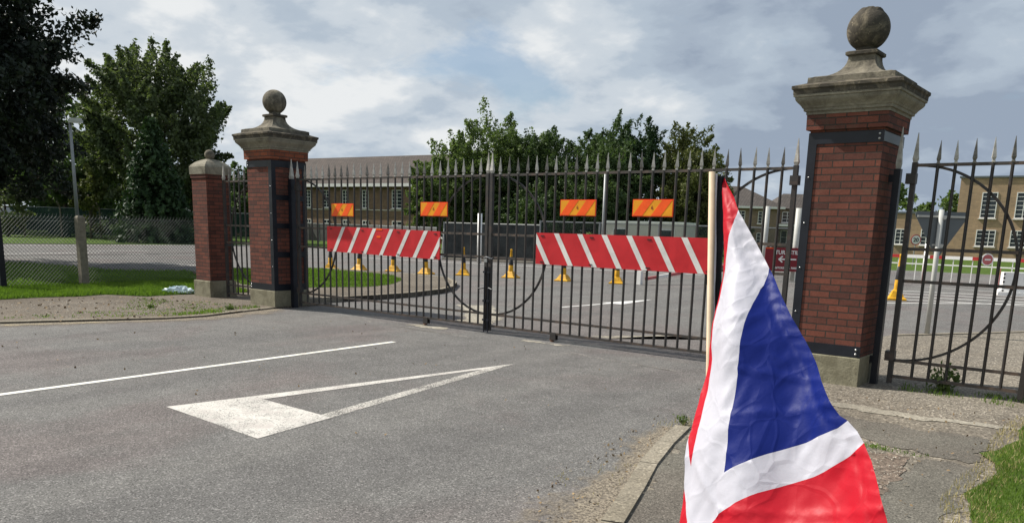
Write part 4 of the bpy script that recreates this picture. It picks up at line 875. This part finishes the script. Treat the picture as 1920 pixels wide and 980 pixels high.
MB().box(0, 12.5, 0, 8, 0, 3.95).build('wall', m_fb2, t); MB().box(-0.1, 12.6, -0.1, 8.1, 3.95, 4.1).build('coping', m_signback, t)
for i in range(5): window(t, 1.2 + 2.15 * i, 1.15, 0.95, 1.4, 0, 2, 4)
t = thing('gatehouse', 'brick house with grey hipped roof and white eaves left of the large pier', 'house', (-43.5, 84.4, 0), R_(39.2))
MB().box(0, 9.6, 0, 8, 0, 4.85).build('wall', m_fb3, t); b = MB(); hip(b, -0.5, 10.1, -0.5, 8.5, 5.05, 7.6, 4.2); b.build('roof', m_tileg, t)
MB().box(-0.52, 10.12, -0.52, -0.42, 4.8, 5.049).build('fascia', m_white, t)
for x in (1.2, 4.4, 7.0): window(t, x, 3.0, 1.0, 1.5, 0, 2, 4); window(t, x, 0.6, 1.0, 1.3, 0, 2, 3)
MB().box(9.6, 16, 2.0, 8, 0, 4.85).build('wing_wall', m_fb3, t); b = MB(); hip(b, 9.3, 16.4, 1.6, 8.4, 4.95, 6.9, 2.2); b.build('wing_roof', m_tileg, t)
MB().box(9.65, 15.5, 0.2, 1.99, 2.75, 3.05).build('canopy', m_white, t); window(t, 10.6, 3.25, 1.3, 1.3, 2.0, 2, 3); window(t, 10.6, 0.6, 3.2, 1.7, 2.0, 4, 2)
# far left parked car and shelter
def car(x, y, rz, label):
    t = thing('parked_car', label, 'car', (x, y, 0), rz)
    prof = [(-2.1, 0.35), (-2.15, 0.75), (-1.9, 0.95), (-1.2, 1.0), (-0.6, 1.42), (0.8, 1.45), (1.5, 1.02), (2.0, 0.9), (2.15, 0.6), (2.1, 0.35)]
    b = MB(); prismY(b, prof, -0.85, 0.85); b.build('body', m_car, t, bevel=0.06)
    b = MB(); prismY(b, [(-1.05, 1.02), (-0.55, 1.36), (0.75, 1.38), (1.3, 1.02)], -0.86, 0.86); b.build('windows', m_glass, t)
    for sx in (-1.35, 1.35):
        for sy in (-0.86, 0.86): MB().lathe([(0.0001, -0.1), (0.32, -0.1), (0.32, 0.1), (0.0001, 0.1)], (sx, sy * 0.93, 0.32), 18, 'y').build('wheel', m_rubber, t)
    for sy in (-0.6, 0.6): MB().box(2.06, 2.16, sy - 0.15, sy + 0.15, 0.6, 0.75).build('headlight', m_white, t, bevel=0.02)
car(-75.2, 20.6, R_(60), 'dark blue car parked behind the far left fence')
t = thing('shelter', 'small shelter with a pale pitched roof at the far left edge', 'shelter', (-77.0, 17.5, 0), R_(39))
b = MB(); hip(b, -1.6, 1.6, -1.6, 1.6, 1.5, 2.1, 1.5); b.build('roof', m_palepole, t)
for x in (-1.4, 1.4):
    for y in (-1.4, 1.4): MB().tube((x, y, 0), (x, y, 1.5), 0.05, n=6).build('leg', m_galv, t)

# ------------------------------------------------------------------ trees
def leaves(C, out, size, m, name, parent, drop=0.0):
    n = len(C); nrm = out * 0.6 + rng.normal(size=(n, 3)); nrm /= np.linalg.norm(nrm, axis=1)[:, None] + 1e-9
    a = np.cross(nrm, rng.normal(size=(n, 3))); a /= np.linalg.norm(a, axis=1)[:, None] + 1e-9; a[:, 2] -= drop; b = np.cross(nrm, a)
    s = size * rng.uniform(0.6, 1.35, size=(n, 1)); V = np.stack([C - a * s * 0.55, C + b * s * 0.34, C + a * s * 0.6 + nrm * s * 0.12, C - b * s * 0.34], 1).reshape(-1, 3)
    me = bpy.data.meshes.new(name); me.vertices.add(4 * n); me.vertices.foreach_set('co', V.ravel()); me.loops.add(4 * n); me.loops.foreach_set('vertex_index', np.arange(4 * n, dtype=np.int32))
    me.polygons.add(n); me.polygons.foreach_set('loop_start', np.arange(0, 4 * n, 4, dtype=np.int32)); me.polygons.foreach_set('loop_total', np.full(n, 4, dtype=np.int32)); me.update(calc_edges=True)
    me.materials.append(m); o = bpy.data.objects.new(name, me); COL.objects.link(o); o.parent = parent; return o
def tree(x, y, H, R, label, m, n=9000, size=0.3, base=0.2, nc=60, clus=0.30, upright=0.0, seed=1, cat='tree', name='broadleaf_tree', group='trees behind the gate', lim=14, shell=0.55, spread=1.0):
    r = np.random.default_rng(seed); t = thing(name, label, cat, (x, y, 0), 0, group)
    H = H * (0.98 if group == 'trees behind the gate' else 1.0); zc = H * (1 + base) / 2; hz = H * (1 - base) / 2; cl = []
    while len(cl) < nc:
        v = r.normal(size=3); v /= np.linalg.norm(v); rad = shell + (1 - shell) * r.random() ** 0.6; v = v * rad
        if v[2] < -0.2: v[:2] *= spread
        lump = 0.93 + 0.16 * noise.noise(Vector((v[0] * 2.3 + seed, v[1] * 2.3, v[2] * 2.3)))
        cl.append(np.array([v[0] * R * lump, v[1] * R * lump, zc + v[2] * hz * lump]))
    cl = np.array(cl); wts = r.uniform(0.5, 1.5, nc); wts /= wts.sum(); ci = r.choice(nc, n, p=wts); cr = R * clus * r.uniform(0.6, 1.3, nc)
    ctr = np.array([0, 0, zc]); sd = (cl - ctr) / np.array([R, R, hz]); sd /= np.linalg.norm(sd, axis=1)[:, None] + 1e-9; sd = sd + r.normal(size=sd.shape) * 0.35 + np.array([0, 0, 0.15 + 0.7 * upright]); sd /= np.linalg.norm(sd, axis=1)[:, None]
    d = r.normal(size=(n, 3)); d /= np.linalg.norm(d, axis=1)[:, None]; sp = r.uniform(-1, 1, (n, 1)); wd = np.where(sp > 0, (1 - sp) ** 0.8, 1.0) * r.random((n, 1)) ** 0.5
    sub = r.normal(size=(n, 3)) * 0.10
    off = sd[ci] * sp * cr[ci][:, None] * (1.1 + 0.4 * (upright > 0.5)) + (d * wd * 0.72 + sub) * cr[ci][:, None]
    C = cl[ci] + off; o_ = C - ctr; o_ /= np.linalg.norm(o_, axis=1)[:, None] + 1e-9
    global rng; keep = rng; rng = r
    leaves(C, o_ * 0.5 + d * 0.8, size, m, 'crown', t); rng = keep
    b = MB(); tr = max(0.10, H * 0.022); top = Vector((0, 0, H * 0.62)); b.tube((0, 0, -0.1), (0.1, 0, H * 0.3), tr, tr * 0.75, 9); b.tube((0.1, 0, H * 0.3), top, tr * 0.75, tr * 0.35, 8)
    for k in r.choice(nc, min(lim, nc), replace=False):
        c = Vector(cl[k]); s = Vector((0.05, 0, H * r.uniform(0.22, 0.58))); mid = s.lerp(c, 0.5) + Vector((0, 0, 0.05 * H)); b.tube(s, mid, tr * 0.38, tr * 0.22, 6); b.tube(mid, c, tr * 0.22, tr * 0.06, 5)
    b.build('trunk', m_bark, t, smooth=True); return t
tree(-29.4, -0.9, 12.2, 5.3, 'huge dark-leaved tree overhanging the far left edge', m_leaf_dark, 120000, 0.16, 0.11, 300, 0.17, seed=3, spread=1.12, group='trees left of the gate', lim=40, shell=0.35)
tree(-60.6, 24.2, 14.6, 5.9, 'broad grey-green tree standing behind the left verge road', m_leaf_mid2, 60000, 0.26, 0.05, 230, 0.15, upright=0.9, seed=11, group='trees left of the gate', lim=26, shell=0.5)
tree(-70, 21, 12.0, 5.0, 'mid green tree half hidden between the huge dark tree and the broad one', m_leaf_deep, 12000, 0.38, 0.03, 70, 0.24, seed=12, group='trees left of the gate')
tree(-66.0, 15.0, 4.3, 1.5, 'pale bushy shrub behind the green fence at far left', m_leaf_pale, 2600, 0.26, 0.0, 26, 0.34, seed=13, cat='shrub', name='shrub', group='shrubs by the far left fence', lim=6)
tree(-68.5, 20.3, 4.0, 1.2, 'pale feathery shrub right of the leaning strut, behind the green fence', m_leaf_pale, 1800, 0.24, 0.0, 20, 0.36, seed=14, cat='shrub', name='shrub', group='shrubs by the far left fence', lim=6)
tree(-60.3, 18.6, 5.2, 1.1, 'slender yellow-green sapling left of the conifer', m_leaf_olive, 2200, 0.26, 0.02, 24, 0.38, upright=0.5, seed=15, name='sapling', group='trees left of the gate', lim=5)
tree(-82, 12, 9.5, 6.5, 'low dark tree at the back of the far left', m_leaf_deep, 12000, 0.45, 0.0, 60, 0.26, seed=16, group='trees left of the gate')
tree(-84, 28, 10, 7, 'dark woodland tree behind the broad grey-green tree', m_leaf_deep, 12000, 0.45, 0.0, 60, 0.26, seed=17, group='trees left of the gate')
tree(-78, 42, 7.0, 5, 'low dark tree behind the short brick pier', m_leaf_deep, 8000, 0.42, 0.0, 46, 0.26, seed=18, group='trees left of the gate')
def conifer(x, y, H, R, label):
    r = np.random.default_rng(5); t = thing('conifer', label, 'conifer', (x, y, 0), 0, 'trees left of the gate'); C = []; D = []
    for k in range(520):
        z = H * (0.05 + 0.93 * r.random() ** 1.15); a = r.uniform(0, 2 * pi); ln = R * (1 - z / H) ** 0.85 * r.uniform(0.7, 1.12) + 0.10
        m = int(10 + 40 * ln / R)
        for i in range(m):
            s = r.random() ** 0.7; p = np.array([cos(a) * ln * s, sin(a) * ln * s, z - 0.28 * ln * s * s + 0.05]) + r.normal(size=3) * 0.09; C.append(p); D.append([cos(a), sin(a), 0.7])
    leaves(np.array(C), np.array(D), 0.24, m_leaf_fir, 'crown', t, 0.35); MB().tube((0, 0, 0), (0, 0, H * 0.97), 0.17, 0.02, 8).build('trunk', m_bark, t)
conifer(-52.2, 19.4, 8.3, 3.3, 'dark pointed conifer in front of the broad tree, left of the short pier')
G = [(-41.0, 34.4, 7.0, 1.7, 'ragged low tree at the left end of the row behind the gate', m_leaf_mid, 21, 0.4), (-42.7, 39.0, 9.6, 2.6, 'spiky young tree second in the row behind the left gate leaf', m_leaf_mid, 22, 0.55),
     (-41.6, 42.6, 11.4, 3.6, 'tallest round green tree above the gate meeting bars', m_leaf_mid, 23, 0.2), (-41.5, 48.0, 10.4, 3.4, 'green tree with upright shoots right of the tallest round one', m_leaf_mid, 24, 0.6),
     (-34.6, 48.4, 11.5, 3.6, 'dark green round tree above the right gate leaf', m_leaf_deep, 25, 0.2), (-30.4, 47.0, 11.0, 2.2, 'narrow very dark tree between two rounder crowns', m_leaf_fir, 26, 0.6),
     (-28.4, 50.3, 10.6, 3.2, 'olive green tree at the right end of the row', m_leaf_olive, 27, 0.25), (-38.2, 44.6, 9.6, 3.9, 'lower green tree filling the middle of the row', m_leaf_deep, 28, 0.2),
     (-32.2, 45.0, 9.2, 3.8, 'lower dark tree behind the cabin roof', m_leaf_deep, 29, 0.2), (-26.6, 48.5, 8.2, 3.0, 'short bushy tree under the olive crown at the right', m_leaf_olive, 30, 0.2), (-42.0, 41.8, 7.4, 2.4, 'low leafy tree against the long brick building', m_leaf_mid, 33, 0.2),
     (-36.0, 41.5, 5.0, 3.2, 'dark low bush behind the screened fence', m_leaf_deep, 34, 0.1)]
for x, y, H, R, lb, m, sd, up in G: tree(x, y, H, R, lb, m, int(30000 * (R / 3) ** 1.3), 0.175, 0.0, 240, 0.20, up * 0.15, sd, lim=12, shell=0.30)
tree(-29.5, 58, 3.4, 1.7, 'dry brownish bush at the right end behind the fence', m_leaf_pale, 1500, 0.3, 0, 18, 0.35, seed=41, cat='shrub', name='shrub', group='shrubs behind the gate', lim=5)
tree(-25.5, 52, 2.6, 2.4, 'low green bush left of the turnstile sign', m_leaf_olive, 1800, 0.3, 0, 22, 0.35, seed=42, cat='shrub', name='shrub', group='shrubs behind the gate', lim=5)
for (x, y, H, R, sd, lb) in ((-27.5, 109, 9.0, 4.6, 51, 'distant tree showing just right of the large pier'), (-22.0, 113, 8.0, 4.4, 52, 'distant rounded tree left of the tan block'), (-33, 110, 6.2, 4, 53, 'distant tree hidden mostly by the large pier')):
    tree(x, y, H, R, lb, m_leaf_mid, 4500, 0.5, 0.0, 36, 0.3, seed=sd, group='distant trees on the right', lim=5)

# ------------------------------------------------------------------ grass, weeds, litter
def inpoly(px, py, poly):
    c = np.zeros(len(px), bool); n = len(poly)
    for i in range(n):
        x1, y1 = poly[i]; x2, y2 = poly[i - 1]; k = ((y1 > py) != (y2 > py)) & (px < (x2 - x1) * (py - y1) / (y2 - y1 + 1e-12) + x1); c ^= k
    return c
def blades(name, poly, n, h, wd, z, m, box=None, clump=0.0):
    xs = [p[0] for p in poly]; ys = [p[1] for p in poly]; bx = box or (min(xs), max(xs), min(ys), max(ys)); X = rng.uniform(bx[0], bx[1], n * 2); Y = rng.uniform(bx[2], bx[3], n * 2)
    if clump:
        k = np.array([noise.noise(Vector((a * clump, b * clump, 0))) for a, b in zip(X, Y)]); keep = rng.random(len(X)) < np.clip(0.55 + k * 1.6, 0.03, 1); X, Y = X[keep], Y[keep]
    i = inpoly(X, Y, poly); X, Y = X[i][:n], Y[i][:n]; n = len(X); a = rng.uniform(0, 2 * pi, n); hh = h * rng.uniform(0.4, 1.3, n); ln = hh * rng.uniform(0.1, 0.8, n); b = rng.uniform(0, 2 * pi, n); z0 = np.full(n, z)
    sx, sy = np.cos(a) * wd / 2, np.sin(a) * wd / 2; dx, dy = np.cos(b) * ln, np.sin(b) * ln
    V = np.stack([np.stack([X - sx, Y - sy, z0], 1), np.stack([X + sx, Y + sy, z0], 1), np.stack([X + sx * 0.7 + dx * 0.4, Y + sy * 0.7 + dy * 0.4, z0 + hh * 0.6], 1), np.stack([X + dx, Y + dy, z0 + hh], 1), np.stack([X - sx * 0.7 + dx * 0.4, Y - sy * 0.7 + dy * 0.4, z0 + hh * 0.6], 1)], 1).reshape(-1, 3)
    me = bpy.data.meshes.new(name); me.vertices.add(5 * n); me.vertices.foreach_set('co', V.ravel()); me.loops.add(5 * n); me.loops.foreach_set('vertex_index', np.arange(5 * n, dtype=np.int32))
    me.polygons.add(n); me.polygons.foreach_set('loop_start', np.arange(0, 5 * n, 5, dtype=np.int32)); me.polygons.foreach_set('loop_total', np.full(n, 5, dtype=np.int32)); me.update(calc_edges=True); me.materials.append(m)
    o = bpy.data.objects.new(name, me); COL.objects.link(o); return kind(o, 'stuff')
blades('grass', GRR, 30000, 0.038, 0.005, 0.03, m_blade, (2.1, 4.2, -6, -0.7))
blades('dry_grass', [(2.02, -0.9), (2.0, -2.0), (2.06, -3.0), (2.04, -4.2), (2.2, -5), (2.45, -5), (2.35, -4), (2.32, -2.6), (2.3, -1)], 1500, 0.035, 0.005, 0.025, m_blade_dry)
blades('grass', GL, 42000, 0.075, 0.018, 0.035, m_blade, (-18.5, -13.4, -5, 2))
blades('grass', GL, 12000, 0.07, 0.03, 0.035, m_blade, (-28, -18.5, -6, 4))
blades('grass', [(-13.4, 1.6), (-13.25, 2.7), (-12.75, 3.9), (-13.1, 5.1), (-14.3, 6.6), (-15.9, 7.7), (-19.9, 8.0), (-21.0, 5.2), (-20.2, 3.9), (-15, 1.8)], 20000, 0.05, 0.02, 0.11, m_blade)
blades('moss', [(-11.4, -5), (-10.5, -3.4), (-10.1, -2.3), (-10.3, -1.2), (-11.2, -0.7), (-12.6, -1.0), (-13.6, -1.6), (-12.5, -2.3), (-11.6, -3)], 2600, 0.022, 0.016, 0.032, m_blade, clump=2.2)
blades('moss', [(-10.35, -3.2), (-10.1, -2.9), (-10.05, -1.9), (-10.3, -1.2), (-10.5, -0.7), (-10.8, -0.7), (-10.6, -1.4), (-10.4, -2.2)], 900, 0.05, 0.014, 0.034, m_blade, clump=1.5)
blades('moss', [(1.1, -3.02), (1.75, -3.05), (1.7, -3.18), (1.3, -3.16)], 260, 0.018, 0.008, 0.02, m_blade, clump=4)
blades('moss', [(0.75, 0.15), (2.0, 0.25), (2.0, -0.35), (0.8, -0.25)], 380, 0.05, 0.008, 0.012, m_blade, clump=3)
blades('dry_grass', [(-0.35, -3.75), (0.05, -3.55), (0.1, -3.3), (-0.25, -3.2)], 90, 0.05, 0.004, 0.012, m_blade_dry)
blades('dry_grass', [(-0.1, -5.5), (0.55, -5.9), (0.3, -5.0), (0.02, -4.6)], 160, 0.02, 0.005, 0.007, m_blade_dry, clump=3)
def weed(x, y, h, n, label, sz):
    C = []; r = np.random.default_rng(int(abs(x * 10)) + 3); t = thing('weed', label, 'weed', (x, y, 0.01)); b = MB()
    for k in range(n):
        a = r.uniform(0, 2 * pi); e = Vector((cos(a) * h * r.uniform(0.2, 0.8), sin(a) * h * r.uniform(0.2, 0.8), h * r.uniform(0.4, 1))); b.tube((0, 0, 0), e, 0.003, 0.0015, 4)
        for i in range(14): C.append(np.array(e) * r.uniform(0.35, 1.05) + r.normal(size=3) * sz * 0.6)
    b.build('stem', m_leaf_mid, t); C = np.array(C); C[:, 2] = np.abs(C[:, 2]); leaves(C, C * 0.2 + np.array([0, 0, 1.0]), sz, m_leaf_mid, 'foliage', t)
blades('dry_grass', GRR, 5000, 0.035, 0.005, 0.031, m_blade_dry, (2.1, 3.6, -6, -0.7), 1.5)
weed(-0.14, -3.50, 0.10, 9, 'small green weed sprouting at the end of the kerb', 0.022)
weed(1.17, 0.15, 0.24, 14, 'leafy dark weed growing under the right side gate', 0.06)
weed(-10.55, -1.35, 0.10, 10, 'bright green weed tuft on the kerb left of the gate', 0.04)
weed(-11.6, -2.3, 0.07, 8, 'flat little weed on the brown footway by the left kerb', 0.04)
def crumple():
    b = MB(); n = 26
    import itertools
    for i in range(n):
        for j in range(12):
            def p(a, c):
                u, v = a / n * 2 * pi, c / 12 * pi / 2; k = 0.5 + 0.5 * noise.noise(Vector((cos(u) * 3, sin(u) * 3, v * 4))); return (0.34 * cos(u) * cos(v) * (0.6 + k * 0.7), 0.2 * sin(u) * cos(v) * (0.6 + k * 0.7), 0.14 * sin(v) * (0.4 + k))
            b.face([p(i, j), p(i + 1, j), p(i + 1, j + 1), p(i, j + 1)])
    o = b.build('plastic_bag', m_cyanbag, loc=(-14.1, -0.35, 0.05)); o.rotation_euler = (0, 0, 0.9); tag(o, 'crumpled pale blue plastic bag lying on the grass left of the short pier', 'litter')
crumple()
def pebbles(name, poly, n, s, z, m):
    b = MB(); xs = [p[0] for p in poly]; ys = [p[1] for p in poly]; X = rng.uniform(min(xs), max(xs), n * 3); Y = rng.uniform(min(ys), max(ys), n * 3); i = inpoly(X, Y, poly)
    for x, y in list(zip(X[i], Y[i]))[:n]:
        r = s * random.uniform(0.4, 1.3); a = random.uniform(0, pi); P = [(r * cos(a + k * pi / 2 + random.uniform(-.3, .3)), r * random.uniform(0.6, 1) * sin(a + k * pi / 2)) for k in range(4)]
        top = (x + random.uniform(-.2, .2) * r, y, z + r * 0.6)
        for k in range(4): b.face([(x + P[k][0], y + P[k][1], z - 0.001), (x + P[(k + 1) % 4][0], y + P[(k + 1) % 4][1], z - 0.001), top])
    return kind(b.build(name, m), 'stuff')
m_dead = M('dead_leaf', (0.16, 0.09, 0.045), 0.8, 0.5, 30, c2=(0.34, 0.24, 0.12))
def fallen(poly, n, sz, z):
    xs = [p[0] for p in poly]; ys = [p[1] for p in poly]; X = rng.uniform(min(xs), max(xs), n * 4); Y = rng.uniform(min(ys), max(ys), n * 4); i = inpoly(X, Y, poly); X, Y = X[i][:n], Y[i][:n]
    C = np.stack([X, Y, np.full(len(X), z + 0.006)], 1); o = leaves(C, np.tile([0, 0, 3.0], (len(X), 1)), sz, m_dead, 'fallen_leaves', None); kind(o, 'stuff')
fallen([(-12.5, -5.5), (-10.5, -4.6), (-9.9, -2.6), (-10.2, -0.8), (-13.5, -0.8), (-14.3, -3)], 260, 0.05, 0.032)
fallen([(-0.5, -3.4), (0.1, -3.5), (0.5, -5.2), (0.75, -6.4), (0.1, -6.2), (-0.25, -4.8)], 160, 0.022, 0.004)
fallen([(0.6, -0.7), (2.4, -0.7), (2.3, -6), (1.2, -6), (1.2, -3)], 140, 0.022, 0.026)
fallen([(-9.5, -0.5), (-9.5, -6), (0, -6), (0, -0.5)], 90, 0.028, 0.004)
m_peb = M('pebble', (0.25, 0.21, 0.16), 0.9, 0.5, 30, c2=(0.5, 0.45, 0.38))
pebbles('gravel', [(0.3, -1.8), (2.2, -1.4), (2.2, -0.3), (0.3, -0.6)], 700, 0.010, 0.014, m_peb)
pebbles('gravel', [(1.2, -3.2), (1.7, -3.2), (1.75, -6), (1.2, -6)], 600, 0.008, 0.027, m_peb)
pebbles('gravel', [(-0.6, -3.3), (0.1, -3.5), (0.7, -6.4), (-0.2, -6.2), (-0.3, -4.6)], 350, 0.006, 0.001, m_peb)
pebbles('gravel', [(-9, -1), (-9.5, -6), (-1, -8), (-0.5, -1)], 260, 0.007, 0.001, m_peb)
pebbles('gravel', [(-14, -4.5), (-10.6, -4.3), (-10.2, -1.5), (-13.5, -1.2)], 600, 0.018, 0.031, m_peb)
pebbles('gravel', [(-0.4, 0.6), (2.4, 0.6), (3, 8), (0.4, 6.5), (-0.5, 4)], 900, 0.013, 0.013, m_peb)
